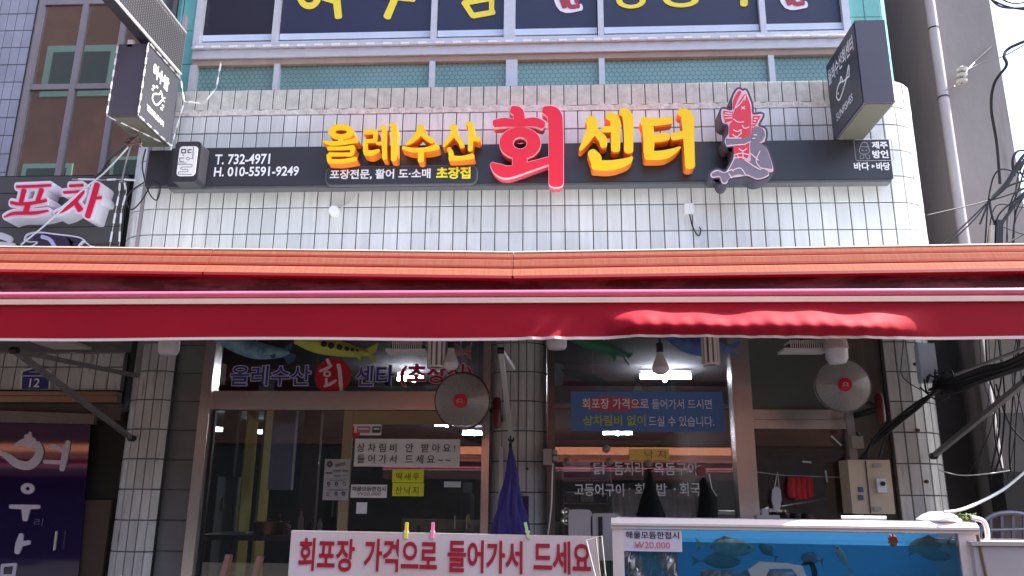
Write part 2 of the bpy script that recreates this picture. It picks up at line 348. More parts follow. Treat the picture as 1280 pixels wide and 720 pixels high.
# ------------------------------------------------------------------ upstairs windows
win = thing('upstairs_window_band', 'long aluminium window band with green wired glass and dark blue banners', 'window', (-.3, 5.6, ZS))
def hexglass():
    m = bpy.data.materials.new('wired_green_glass'); m.use_nodes = True; N, L = m.node_tree.nodes, m.node_tree.links; b = N['Principled BSDF']
    def vm(op, a, b2=None):
        n = N.new('ShaderNodeVectorMath'); n.operation = op
        for i, x in enumerate((a, b2)):
            if x is None: continue
            if isinstance(x, tuple): n.inputs[i].default_value = x
            else: L.new(x, n.inputs[i])
        return n
    def mm(op, a, b2=None):
        n = N.new('ShaderNodeMath'); n.operation = op
        for i, x in enumerate((a, b2)):
            if x is None: continue
            if isinstance(x, (int, float)): n.inputs[i].default_value = x
            else: L.new(x, n.inputs[i])
        return n.outputs[0]
    geo = N.new('ShaderNodeNewGeometry'); sp = N.new('ShaderNodeSeparateXYZ'); L.new(geo.outputs['Position'], sp.inputs[0])
    cb = N.new('ShaderNodeCombineXYZ'); L.new(sp.outputs[0], cb.inputs[0]); L.new(sp.outputs[2], cb.inputs[1])
    p = vm('SCALE', cb.outputs[0]); p.inputs['Scale'].default_value = 24.0
    r = (1, 1.7320508, 1); h = (.5, .8660254, 0)
    p2 = vm('ADD', p.outputs[0], (100, 100*1.7320508, 0))
    a = vm('SUBTRACT', vm('MODULO', p2.outputs[0], r).outputs[0], h); b2 = vm('SUBTRACT', vm('MODULO', vm('SUBTRACT', p2.outputs[0], h).outputs[0], r).outputs[0], h)
    def hd(v):
        ab = vm('ABSOLUTE', v.outputs[0]); s = N.new('ShaderNodeSeparateXYZ'); L.new(ab.outputs[0], s.inputs[0])
        return mm('MAXIMUM', s.outputs[0], mm('ADD', mm('MULTIPLY', s.outputs[0], .5), mm('MULTIPLY', s.outputs[1], .8660254)))
    d = mm('MINIMUM', hd(a), hd(b2)); edge = mm('GREATER_THAN', d, .44)
    nz = N.new('ShaderNodeTexNoise'); nz.inputs['Scale'].default_value = 1.7; L.new(geo.outputs['Position'], nz.inputs[0])
    c0 = N.new('ShaderNodeMix'); c0.data_type = 'RGBA'; L.new(nz.outputs[0], c0.inputs[0]); c0.inputs[6].default_value = tuple(lin(v) for v in (96, 136, 132))+(1,); c0.inputs[7].default_value = tuple(lin(v) for v in (152, 186, 180))+(1,)
    mx = N.new('ShaderNodeMix'); mx.data_type = 'RGBA'; L.new(mm('MULTIPLY', edge, .55), mx.inputs[0]); L.new(c0.outputs[2], mx.inputs[6]); mx.inputs[7].default_value = tuple(lin(v) for v in (36, 74, 72))+(1,)
    L.new(mx.outputs[2], b.inputs['Base Color']); b.inputs['Roughness'].default_value = .22
    return m
M_hex = hexglass(); M_navy = mat('navy_banner', (36, 38, 70), .42, var=.15, scale=2); M_lav = mat('banner_edge_white', (220, 228, 246), .5, var=.1)
YG = 5.62; ZF = lambda y: W(640, y, 5.6).z
zb0, zb1, zb2 = ZS, ZF(69), ZF(54)
fx = [-2.84, -2.205, -.925, -.32, .40, 1.66, 2.30]
m = MB(); m.box(-2.86, 2.33, 5.565, 5.63, zb1, zb1+.075); obj('frame_rail', m, M_alu, win)
m = MB(); m.box(-2.86, 2.33, 5.55, 5.60, zb1+.078, zb2+.02); obj('frame_rail', m, M_alu, win)
m = MB(); m.box(-2.86, 2.33, 5.585, 5.63, zb1-.05, zb1-.002); obj('frame_rail', m, mat('beige_seal', (176, 156, 140), .7, var=.2), win)
for i, x in enumerate(fx):
    wd = .055 if i in (0, 6) else (.09 if i == 3 else .045)
    m = MB(); m.box(x-wd/2, x+wd/2, 5.56+.002*i, 5.64, zb2+.022, 7.3); obj('mullion', m, M_alu, win)
    xl = {1: -2.165, 2: -.925, 3: -.30, 4: .40, 5: 1.70}.get(i, x)
    m = MB(); m.box(xl-wd/2, xl+wd/2, 5.572+.002*i, 5.64, zb0, zb1-.052); obj('mullion', m, M_alu, win)
ysl = ZF(37)-ZF(52)
def banner_z(x): return ZF(37)+.0*x
for i in range(6):
    a, b = fx[i]+.028, fx[i+1]-.028
    lx_ = {1: -2.165, 2: -.925, 3: -.30, 4: .40, 5: 1.70}; m = MB(); m.box(lx_.get(i, fx[i])+.015, lx_.get(i+1, fx[i+1])-.015, YG, YG+.008, zb0, zb1-.05); obj('pane', m, M_hex, win)
    z2 = zb2+.022
    m = MB(); m.box(a, b, YG, YG+.008, z2, 7.3); obj('pane', m, M_hex, win)
    m = MB(); m.box(a, b, 5.585, 5.61, z2, z2+.028); obj('sash_rail', m, M_alu, win)
    sl = .015*(i-3)
    m = MB(); m.box(a, b, YG-.012, YG-.004, ZF(36), 6.9); bo = obj('banner', m, M_navy if i else mat('dark_banner', (28, 26, 44), .35), win)
    m = MB(); m.box(a, b, YG-.015, YG-.006, ZF(36)-.055, ZF(36)-.0); obj('banner_border', m, M_lav, bo)
# yellow brush letters of the upstairs banner (cut by the top of the photograph)
fm = pxmap(320, 0, 4.); YL = YG-.018
M_by = mat('banner_yellow', (250, 226, 60), .5)
def bl(strokes, f, rings=(), mtl=None, nm='letter'): return glyph(nm, strokes, f, YL, YL+.003, [mtl or M_by]*2, win, rings=rings, jitter=.0004)
bl([[(395, -110, 34), (400, -30, 38), (412, 85, 36)], [(330, -60, 26), (400, -62, 26)], [(330, -10, 20), (385, 5, 24)]], fm, rings=[(265, -25, 62, 70, 32, 38)])
bl([[(700, -20, 34), (655, 85, 38)], [(620, -22, 30), (790, -8, 34)], [(700, -150, 26), (660, -90, 28), (600, -50, 22)], [(700, -110, 26), (770, -60, 30)]], fm)
bl([[(1040, 10, 30), (1085, 80, 26)], [(1085, 78, 28), (1190, 60, 26)], [(1040, 15, 26), (1180, -10, 26)], [(1178, -10, 26), (1178, 60, 26)], [(1040, -120, 26), (1060, -50, 26), (1130, -50, 26), (1140, -130, 26)]], fm)
fm2 = pxmap(640, 0, 4.)
bl([[(690, -120, 26), (690, -50, 26)]], fm2, rings=[(595, 2, 74, 40, 44, 22)])
bl([[(930, -120, 26), (930, -60, 26)]], fm2, rings=[(845, -4, 90, 40, 56, 20)])
bl([[(1160, -140, 36), (1160, 22, 38)], [(1090, -90, 26), (1140, -90, 26)]], fm2)
M_bred = mat('banner_crimson', (170, 44, 70), .5)
for fq, cx, cy in ((pxmap(640, 0, 4.), 285, 0), (pxmap(960, 0, 4.), 130, -14)):
    bl([[(cx-60, cy-60, 60), (cx-30, cy+36, 46), (cx+60, cy+36, 34)], [(cx-60, cy-40, 60), (cx+30, cy+10, 60)]], fq, mtl=M_print_white, nm='crest_outline')
    YL -= .004; bl([[(cx-55, cy-60, 34), (cx-20, cy+32, 28)], [(cx-10, cy-20, 26), (cx+4, cy+30, 22), (cx+50, cy+28, 20)], [(cx+30, cy-40, 24), (cx+40, cy+10, 22)]], fq, mtl=M_bred, nm='crest'); YL += .004
# row of small white lights under the upstairs frame
ls = thing('light_strip', 'dashed row of small white lights along the upstairs window rail', 'light strip', (-.3, 5.54, zb1+.05))
zr = zb1+.085
m = MB(); m.tube([(-2.86, 5.541, zr), (2.33, 5.541, zr)], .004, 5); obj('cable', m, M_wire_w, ls)
x = -2.83
while x < 2.3:
    m = MB(); m.box(x, x+.065, 5.530, 5.542, zr-.008, zr+.009); obj('light_module', m, M_white, ls); x += .138
# ================================================================== LONG SHOP SIGN
YB = 5.36
sg = thing('shop_sign', 'long black shop sign with raised yellow and red letters on the white tiles', 'sign', (-.2, YB, 3.78))
a, b = W(215, 186, YB), W(1117, 223, YB); zt, zbm = W(640, 180, YB).z, W(640, 228, YB).z
SX0, SX1 = a.x, W(1114, 200, YB).x
m = MB(); m.box(SX0, SX1, YB, YB+.10, zbm, zt); obj('board', m, [M_black], sg)
m = MB(); m.box(SX0+.01, SX1-.01, YB+.012, YB+.09, zbm-.022, zbm-.001); obj('bottom_trim', m, M_blackedge, sg)
for x in (-2.4, -1.2, 0.1, 1.3, 2.2):
    m = MB(); m.box(x-.02, x+.02, YB+.1, 5.498, zbm+.05, zbm+.09); obj('bracket', m, M_galv, sg)
M_yel = mat('letter_yellow', (255, 208, 22), .4, spec=.3); M_yels = mat('letter_orange_side', (238, 128, 40), .5)
M_redf = mat('letter_red', (238, 44, 66), .4, spec=.3); M_reds = mat('letter_underlit_side', (226, 78, 92), .5)  # red letter sides made pinker, light from below put into the colour
A = pxmap(395, 140, 6.095); B = pxmap(605, 120, 4.655)
YLF, YLB = YB-.12, YB-.02
def letter(strokes, f, mats=None, rings=(), grow=0, nm='letter'): return glyph(nm, strokes, f, YLF, YLB, mats or [M_yel, M_yels], sg, rings=rings, grow=grow)
letter([[(185, 195, 40), (187, 235, 42)], [(52, 222, 16), (110, 238, 34), (190, 236, 34), (270, 222, 36), (312, 216, 40)],
        [(92, 276, 30), (190, 276, 30), (285, 268, 36)], [(284, 270, 34), (272, 318, 34)], [(272, 322, 32), (180, 322, 30), (100, 322, 34)], [(96, 325, 34), (100, 368, 36)], [(96, 372, 36), (200, 374, 36), (302, 355, 34)]], A, rings=[(190, 150, 98, 62, 43, 16)])
letter([[(368, 152, 34), (410, 152, 36), (462, 148, 32)], [(455, 152, 38), (450, 215, 34)], [(450, 218, 32), (374, 222, 30)], [(376, 225, 36), (376, 300, 38)], [(372, 306, 40), (420, 312, 44), (480, 290, 22)],
        [(462, 236, 24), (515, 240, 26)], [(496, 112, 36), (520, 135, 42), (520, 250, 40), (522, 352, 38)], [(566, 94, 30), (592, 112, 46), (592, 240, 46), (592, 362, 46)]], A)
letter([[(800, 112, 58), (778, 170, 46), (725, 222, 34), (688, 244, 22)], [(800, 160, 34), (850, 200, 42), (888, 222, 40)], [(662, 270, 26), (730, 288, 36), (830, 286, 36), (900, 272, 44), (928, 264, 46)], [(800, 285, 48), (798, 372, 46)]], A)
letter([[(1046, 108, 56), (1046, 160, 40), (1010, 215, 32), (972, 262, 18)], [(1060, 180, 32), (1100, 225, 40), (1114, 264, 36)], [(1150, 82, 30), (1180, 108, 48), (1180, 200, 42), (1174, 290, 36)], [(1200, 205, 30), (1240, 204, 46)],
        [(1010, 278, 34), (1028, 310, 40), (1030, 345, 36)], [(1020, 350, 42), (1110, 350, 36), (1195, 335, 44)]], A)
rd = [[(165, 78, 44), (200, 96, 62), (205, 150, 62)], [(62, 160, 42), (120, 152, 50), (200, 158, 42), (290, 150, 52), (342, 168, 44)], [(208, 340, 84), (208, 430, 84)],
      [(45, 395, 24), (85, 425, 64), (140, 440, 66), (250, 412, 52), (390, 370, 40)], [(350, 78, 40), (405, 105, 84), (418, 200, 84), (420, 506, 84)]]
rr = [(210, 272, 120, 92, 42, 36)]
rl = letter(rd, B, [M_redf, M_reds], rr)
YLF += .004
glyph('letter_edge', rd, B, YLF, YLF+.03, [mat('letter_white_edge', (250, 190, 196), .5)]*2, rl, grow=3.2, rings=rr)
YLF -= .004
letter([[(618, 134, 60), (632, 180, 64), (600, 250, 46), (560, 312, 18)], [(648, 205, 40), (690, 250, 50), (696, 290, 40)], [(690, 195, 34), (750, 190, 40)], [(722, 112, 44), (762, 140, 60), (766, 220, 56), (766, 312, 52)],
        [(800, 88, 44), (836, 118, 64), (842, 220, 56), (842, 318, 54)], [(625, 325, 50), (648, 360, 72), (650, 385, 60)], [(640, 400, 58), (740, 402, 60), (830, 380, 44), (862, 355, 16)]], B)
letter([[(925, 150, 56), (1000, 150, 46), (1088, 140, 42)], [(952, 165, 66), (960, 250, 66), (958, 330, 60)], [(990, 246, 46), (1040, 238, 50), (1072, 235, 40)], [(945, 346, 50), (1040, 342, 54), (1100, 322, 38), (1142, 296, 12)],
        [(1098, 235, 44), (1170, 222, 46)], [(1138, 92, 40), (1182, 118, 72), (1192, 250, 64), (1200, 408, 58)]], B)
# phone numbers
textpx('phone_lettering', 'T. 732-4971', M_print_white, sg, 268, 193, 337, 206, YB-.003, .022)
textpx('phone_lettering', 'H. 010-5591-9249', M_print_white, sg, 267, 209, 373, 221, YB-.003, .022)
# rounded plate with the takeaway line
def rrect(x0, x1, z0, z1, r, n=5):
    out = []
    for cx, cz, a0 in ((x1-r, z1-r, 0), (x0+r, z1-r, 90), (x0+r, z0+r, 180), (x1-r, z0+r, 270)):
        for k in range(n+1): q = math.radians(a0+90*k/n); out.append((cx+r*math.cos(q), cz+r*math.sin(q)))
    return out
def plate(name, x0, x1, z0, z1, r, yf, yb, m, parent, **kw):
    o = rrect(x0, x1, z0, z1, r); mb = MB(); mb.prism([Vector((u, yf, v)) for u, v in o], [Vector((u, yb, v)) for u, v in o]); return obj(name, mb, m, parent, **kw)
x0, x1, z0, z1 = rect(406, 206, 597, 232, YB-.03)
pl = plate('lettering_plate', x0, x1, z0, z1, .05, YB-.03, YB, M_blackedge, sg)
plate('plate_face', x0+.008, x1-.008, z0+.008, z1-.008, .043, YB-.034, YB-.031, M_black, pl)
textpx('plate_lettering', '포장전문, 활어 도·소매', M_print_white, pl, 412, 212, 538, 225, YB-.037, .028)
textpx('plate_lettering', '초장집', M_print_yellow, pl, 545, 209, 588, 224, YB-.037, .04)
# dialect badge
x0, x1, z0, z1 = rect(1070, 174, 1114, 201, YB-.004)
bg_ = MB(); o = rrect(x0, x1, z0, z1, .012)
for i in range(len(o)):
    p, q = o[i], o[(i+1) % len(o)]; bg_.tube([(p[0], YB-.003, p[1]), (q[0], YB-.003, q[1])], .0022, 4)
M_pg = mat('print_grey', (150, 146, 156), .5)
obj('badge_outline', bg_, M_pg, sg)
textpx('badge_lettering', '제주', M_print_white, sg, 1090, 177, 1110, 186, YB-.003, .035)
textpx('badge_lettering', '방언', M_print_white, sg, 1091, 188, 1111, 198, YB-.003, .035)
textpx('badge_lettering', '바다', M_print_white, sg, 1068, 203, 1087, 213, YB-.003, .032)
textpx('badge_lettering', '바당', M_print_white, sg, 1096, 203, 1113, 213, YB-.003, .032)
D = pxmap(1060, 165, 13.09)
def line(P, wd): return [(u, v, wd) for u, v in P]
ar = MB(); t = [D(390, 530, YB-.003), D(390, 590, YB-.003), D(445, 560, YB-.003)]; ar.prism(t, [p+Vector((0, .002, 0)) for p in t]); obj('badge_arrow', ar, M_print_white, sg)
glyph('badge_figure', [line([(205, 225), (235, 175), (265, 165), (300, 175), (335, 225)], 9), line([(195, 240), (345, 240)], 8), line([(205, 250), (185, 300), (215, 350), (270, 360), (325, 350), (350, 300), (330, 250)], 9),
      line([(210, 370), (200, 430), (250, 430), (262, 370)], 9), line([(290, 370), (305, 430), (355, 430), (345, 370)], 9), line([(225, 290), (255, 300)], 12), line([(290, 300), (315, 290)], 12), line([(250, 330), (290, 330)], 8)], D, YB-.004, YB-.001, [M_pg]*2, sg)
# square logo light box at the left end
lb = thing('logo_box', 'black rounded light box with white maze-like logo at the left end of the long sign', 'sign', (W(233, 225, 5.24).x, 5.3, W(233, 228, 5.24).z))
YK = 5.22
x0, x1, z0, z1 = rect(219, 180, 246, 224, YK); 
plate('box_body', x0-.03, x1+.035, z0-.02, z1+.02, .03, YK, YB-.003, M_black, lb)
K = pxmap(215, 178, 15.)
x0, x1, z0, z1 = K(85, 635, YK).x, K(430, 635, YK).x, K(200, 635, YK).z, K(200, 80, YK).z
fc = plate('logo_panel', x0, x1, z0, z1, .025, YK-.006, YK-.0005, M_white, lb)
glyph('logo_lines', [line([(180, 130), (255, 130)], 14), line([(255, 130), (250, 195)], 14), line([(250, 195), (175, 195)], 14), line([(175, 195), (180, 130)], 14), line([(360, 135), (300, 135)], 14), line([(300, 135), (298, 190)], 14), line([(298, 190), (358, 190)], 14),
      line([(400, 85), (385, 310)], 10), line([(200, 235), (218, 235)], 16), line([(225, 290), (145, 290)], 12), line([(145, 290), (142, 355)], 12), line([(142, 355), (220, 355)], 12), line([(105, 383), (265, 383)], 9),
      line([(95, 410), (350, 410), (372, 432), (345, 456), (190, 458), (160, 480), (190, 502), (280, 502), (296, 525), (275, 547), (135, 550), (112, 572), (140, 594), (370, 596)], 10), line([(340, 300), (380, 305)], 8)], K, YK-.009, YK-.006, [M_print_black]*2, fc, rings=[(296, 300, 34, 32, 22, 20), (340, 362, 32, 30, 20, 18)], jitter=.0002)
# ------------------------------------------------------------------ fish-headed swimmer board
em = thing('emblem_board', 'cut-out board of a red fish-headed figure kneeling at the right of the long sign', 'sign', (W(930, 235, 5.2).x, 5.25, W(930, 235, 5.2).z))
E_ = pxmap(880, 100, 5.14); YE = 5.18
def poly(name, P, m, yf, yb, parent, smooth=True, grow=0.):
    Q = catmull(P, 5, True) if smooth else P
    if grow:
        n = len(Q); out = []; ar_ = sum(Q[i][0]*Q[(i+1) % n][1]-Q[(i+1) % n][0]*Q[i][1] for i in range(n)); s = 1 if ar_ > 0 else -1
        for i in range(n):
            a, b = Q[i-1], Q[(i+1) % n]; dx, dy = b[0]-a[0], b[1]-a[1]; l = math.hypot(dx, dy) or 1; out.append((Q[i][0]+s*dy/l*grow, Q[i][1]-s*dx/l*grow))
        Q = out
    mb = MB(); mb.prism([E_(u, v, yf) for u, v in Q], [E_(u, v, yf)+Vector((0, yb-yf, 0)) for u, v in Q]); return obj(name, mb, m, parent)
whole = [(218, 62), (248, 72), (268, 68), (285, 105), (303, 160), (312, 222), (376, 222), (345, 292), (392, 320), (388, 392), (352, 408), (400, 440), (444, 574), (415, 590), (412, 615), (345, 636), (282, 612), (230, 618), (165, 628), (145, 662), (118, 660), (100, 622), (55, 626), (46, 600), (85, 578), (140, 590), (190, 505), (190, 425), (150, 425), (136, 385), (158, 345), (155, 285), (120, 268), (116, 190), (180, 195), (185, 120)]
poly('backing', whole, mat('emblem_dark', (66, 64, 76), .5), YE+.012, YB-.02, em, grow=15)
poly('body', whole, mat('emblem_outline_white', (232, 200, 212), .5), YE+.006, YE+.011, em, grow=2)
M_eg = mat('emblem_grey', (128, 118, 132), .5)
bodyg = poly('body_skin', [(300, 400), (350, 400), (400, 440), (438, 570), (370, 560), (410, 588), (405, 612), (345, 630), (282, 606), (262, 612), (225, 605), (170, 622), (142, 655), (120, 655), (103, 616), (60, 620), (52, 602), (85, 584), (142, 596), (192, 510), (250, 500), (300, 520)], M_eg, YE+.003, YE+.0058, em)
poly('head_back', [(330, 300), (375, 312), (392, 350), (372, 390), (330, 402), (302, 385), (300, 345)], M_eg, YE+.0025, YE+.0055, em)
M_er = mat('emblem_red', (226, 52, 72), .45)
poly('fish_head', [(262, 92), (282, 118), (300, 175), (303, 250), (300, 330), (290, 380), (290, 470), (270, 510), (235, 508), (196, 480), (190, 430), (186, 380), (165, 370), (162, 290), (186, 262), (190, 215), (215, 160)], M_er, YE+.002, YE+.005, em)
poly('fish_jaw', [(222, 70), (240, 78), (215, 130), (195, 180), (186, 185), (190, 125)], M_er, YE+.002, YE+.005, em)
poly('fin', [(122, 196), (186, 205), (190, 255), (135, 275)], M_er, YE+.0015, YE+.0045, em, smooth=False)
poly('fin', [(316, 230), (366, 230), (325, 300), (306, 340)], M_er, YE+.0015, YE+.0045, em, smooth=False)
poly('arm', [(150, 372), (240, 374), (290, 365), (300, 392), (262, 412), (200, 420), (150, 418), (142, 395)], M_eg, YE+.001, YE+.004, em)
el_ = [[(200, 180), (235, 150), (268, 98)], [(268, 98), (262, 130)], [(190, 250), (220, 270), (255, 268)], [(190, 320), (215, 330), (240, 318)], [(245, 290), (262, 310), (290, 300)], [(185, 350), (210, 365), (235, 345)], [(236, 320), (240, 345)], [(240, 170), (262, 185)], [(262, 168), (242, 186)],
       [(225, 440), (250, 455), (275, 440)], [(250, 455), (250, 475)], [(195, 480), (240, 470), (290, 480)], [(215, 478), (222, 500)], [(250, 472), (252, 505)], [(300, 470), (350, 515)], [(360, 455), (335, 520), (365, 565)], [(365, 565), (442, 576)], [(260, 510), (325, 555), (365, 575)], [(180, 580), (235, 565), (270, 612)],
       [(150, 590), (175, 575), (190, 585)], [(60, 590), (85, 580)], [(135, 210), (180, 215)], [(132, 225), (182, 228)], [(135, 245), (182, 242)], [(322, 245), (345, 245)], [(318, 262), (335, 262)], [(314, 280), (328, 280)], [(312, 300), (322, 300)], [(320, 350), (340, 352)], [(312, 375), (330, 372)], [(150, 372), (240, 372)], [(150, 420), (262, 412)], [(262, 412), (300, 392)], [(190, 500), (250, 496), (290, 520)], [(160, 600), (180, 628)], [(195, 505), (150, 590)]]
glyph('contour_lines', [line(p, 5.5) for p in el_], E_, YE-.002, YE+.001, [mat('emblem_line', (244, 214, 222), .5)]*2, em, jitter=.00004, kind='stuff')
# ------------------------------------------------------------------ projecting signs
def blade(x0, x1, y0, y1, z0, z1, label, side):
    t = thing('projecting_sign', label, 'sign', ((x0+x1)/2, y1, z0))
    m = MB(); m.box(x0, x1, y0, y1, z0, z1); obj('box_body', m, mat('blade_grey', (84, 80, 92), .4, var=.1, scale=3), t)
    xs = x0-.003 if side < 0 else x1+.003
    m = MB(); m.box(xs-.003, xs+.003, y0+.012, y1-.012, z0+.012, z1-.012); obj('face_panel', m, mat('blade_face' if side < 0 else 'blade_face_left', (48, 48, 58) if side < 0 else (66, 66, 72), .35), t)
    m = MB(); m.box(x0+.012, x1-.012, y0+.012, y1-.012, z0-.004, z0-.0005); obj('bottom_panel', m, mat('blade_bottom', (88, 86, 74), .7, var=.1), t)
    for z in (z0+.12, z1-.1):
        m = MB(); m.tube([((x0+x1)/2, y1, z), ((x0+x1)/2, 5.5, z)], .018); obj('bracket', m, M_wire, t)
    return t
bx0, bx1, by0, by1, bz0, bz1 = 2.04, 2.235, 4.82, 5.40, 4.03, 4.64
rb_ = blade(bx0, bx1, by0, by1, bz0, bz1, 'tall dark box sign projecting from the right end of the tiled wall', -1)
xs = bx0-.0075
text3('sign_lettering', '올레수산회센터', M_print_white, rb_, (xs, by1-.04, bz1-.19), (0, -(by1-by0)+.09, 0), (0, 0, .115), .012)
text3('sign_lettering', 'SUNFISHES', M_print_white, rb_, (xs, by1-.12, bz0+.10), (0, -(by1-by0)+.27, 0), (0, 0, .055), .0)
def sideglyph(name, strokes, x, y0, z0, sx, sz, m, parent, sgn=-1, rings=()):
    mb = MB(); k = 0
    for P in strokes:
        o = stroke2d(P); k += 1; mb.prism([Vector((x+sgn*.0003*k, y0+sx*u, z0+sz*v)) for u, v in o], [Vector((x-sgn*.003, y0+sx*u, z0+sz*v)) for u, v in o])
    return obj(name, mb, m, parent)
sideglyph('fish_mark', [line([(10, 34), (22, 20), (38, 22), (62, 34), (80, 44), (96, 40)], 3), line([(10, 34), (20, 50), (40, 56), (60, 48), (80, 44)], 3), line([(96, 40), (100, 66), (80, 46)], 3), line([(40, 56), (50, 66), (56, 52)], 3), line([(22, 36), (24, 38)], 4)], xs, by1-.12, bz0+.17, -.0030, .0030, M_print_white, rb_)
lx0, lx1, ly0, ly1, lz0, lz1 = -3.06, -2.85, 4.9, 5.40, 4.06, 4.62
lbl = blade(lx0, lx1, ly0, ly1, lz0, lz1, 'dark box sign edged with white fairy lights projecting at the left', 1)
xs = lx1+.0075
text3('sign_lettering', '여수밤', M_print_white, lbl, (xs, ly0+.10, lz1-.19), (0, .24, -.01), (0, 0, .11), .035)
text3('sign_lettering', 'YEOSUBAM', M_print_white, lbl, (xs, ly0+.08, lz0+.09), (0, .26, -.01), (0, 0, .045), .03)
sideglyph('lantern_mark', [line([(20, 30), (26, 50), (60, 70), (66, 84)], 6), line([(20, 30), (40, 20), (60, 30), (84, 62)], 6), line([(66, 84), (86, 64)], 6), line([(70, 78), (80, 66)], 5), line([(14, 74), (24, 74)], 9), line([(34, 84), (42, 84)], 8), line([(10, 60), (16, 60)], 7), line([(86, 40), (94, 40)], 8), line([(78, 26), (88, 26)], 8), line([(92, 74), (96, 74)], 4), line([(92, 60), (96, 60)], 4)], xs, ly0+.10, lz0+.145, .0022, .0021, M_print_white, lbl, 1)
# white light string around the left projecting sign
st = thing('fairy_light_string', 'thin white light string running round the left projecting sign to the window', 'light string', (lx1, ly0, lz0))
def edgeline(pts, r=.0045, seg=.05):
    m = MB(); m.tube(pts, .0025, 4); obj('cable', m, M_wire_w, st)
    P = [Vector(p) for p in pts]
    for a, b in zip(P, P[1:]):
        d = (b-a).length; n = int(d/.09)
        for i in range(n):
            q = a.lerp(b, (i+.25)/max(n, 1)); e = a.lerp(b, (i+.8)/max(n, 1)); mm_ = MB(); mm_.tube([q, e], r*1.5, 5); obj('light_module', mm_, M_white, st)
edgeline([(lx1+.01, ly0-.01, lz1), (lx1+.01, ly0-.01, lz0), (lx1+.012, ly1, lz0-.006)])
edgeline([(lx0, ly0-.01, lz1), (lx0-.004, ly0-.01, lz0), (lx1-.02, ly1-.1, lz0-.01)])
edgeline([(lx1+.01, ly0-.01, lz1+.006), (lx1+.01, ly1, lz1+.006), (-2.78, 5.38, 4.42), (-2.84, 5.42, 4.2), (-2.86, 5.42, 4.02)])
edgeline([(-2.78, 5.38, 4.42), (-2.66, 5.45, 4.44), (-2.60, 5.5, 4.6), (-2.60, 5.53, 4.85)])
# perforated box above the left projecting sign
def perf():
    m = bpy.data.materials.new('perforated_sheet'); m.use_nodes = True; N, L = m.node_tree.nodes, m.node_tree.links; b = N['Principled BSDF']; b.inputs['Base Color'].default_value = (.05, .048, .055, 1); b.inputs['Roughness'].default_value = .5
    g = N.new('ShaderNodeNewGeometry'); mp = N.new('ShaderNodeMapping'); mp.inputs['Scale'].default_value = (0, 36, 46); L.new(g.outputs['Position'], mp.inputs[0])
    v = N.new('ShaderNodeTexVoronoi'); v.inputs['Scale'].default_value = 1; v.inputs['Randomness'].default_value = 0; L.new(mp.outputs[0], v.inputs[0])
    c = N.new('ShaderNodeMath'); c.operation = 'LESS_THAN'; c.inputs[1].default_value = .34; L.new(v.outputs['Distance'], c.inputs[0])
    t = N.new('ShaderNodeBsdfTransparent'); mx = N.new('ShaderNodeMixShader'); L.new(c.outputs[0], mx.inputs[0]); L.new(b.outputs[0], mx.inputs[1]); L.new(t.outputs[0], mx.inputs[2]); L.new(mx.outputs[0], N['Material Output'].inputs[0]); return m
pb = thing('perforated_box', 'large box of perforated metal sheet above the left projecting sign', 'sign box', (-2.95, 5, 4.7))
m = MB(); m.box(-2.853, -2.848, 4.2, 5.40, 4.68, 5.02); obj('mesh_panel', m, perf(), pb)
m = MB(); m.box(-2.935, -2.86, 4.2, 5.40, 4.66, 4.678); obj('underside', m, M_black, pb)
m = MB(); m.box(-2.935, -2.87, 4.2, 5.40, 4.679, 5.04); obj('hole_light_backing', m, mat('hole_light_backing', (200, 196, 204), .7), pb)  # added sheet, its pale colour stands in for brightness seen through the holes
m = MB(); m.tube([(-2.85, 4.2, 4.672), (-2.85, 5.41, 4.672)], .010, 6); obj('bottom_edge', m, M_white, pb)
m = MB(); m.tube([(-2.85, 4.2, 5.03), (-2.85, 5.41, 5.03)], .010, 6); obj('top_edge', m, M_alu, pb)
m = MB(); m.box(-2.90, -2.87, 5.42, 5.45, 4.65, 5.2); obj('post', m, M_alu_dark, pb)
m = MB(); m.box(-3.00, -2.96, 4.9, 4.93, 4.60, 4.655); obj('clip', m, M_white, pb)
# small fittings on the tiles
t = thing('round_junction_box', 'round white junction box with a thin wire under the long sign', 'junction box', W(418, 271, 5.46))
c = W(418, 264, 5.47); m = MB(); m.lathe([(0, -.03), (.034, -.03), (.04, -.02), (.04, .028)], c, (0, 1, 0), 20); obj('cap', m, M_white, t, smooth=True)
m = MB(); m.tube([c+Vector((.03, .01, .02)), W(440, 252, 5.485), W(452, 235, 5.46)], .004, 5); obj('wire', m, M_wire_w, t)
t = thing('square_junction_box', 'small square white junction box with a hanging black wire below the emblem', 'junction box', W(861, 268, 5.46))
c = W(861, 261, 5.47); m = MB(); m.box(c.x-.033, c.x+.033, 5.45, 5.497, c.z-.036, c.z+.036); obj('cap', m, M_white, t)
m = MB(); m.tube(catmull([tuple(W(*p, 5.485)) for p in ((862, 268), (866, 284), (873, 295), (876, 288), (874, 284))], 4), .005, 5); obj('wire', m, M_wire, t)

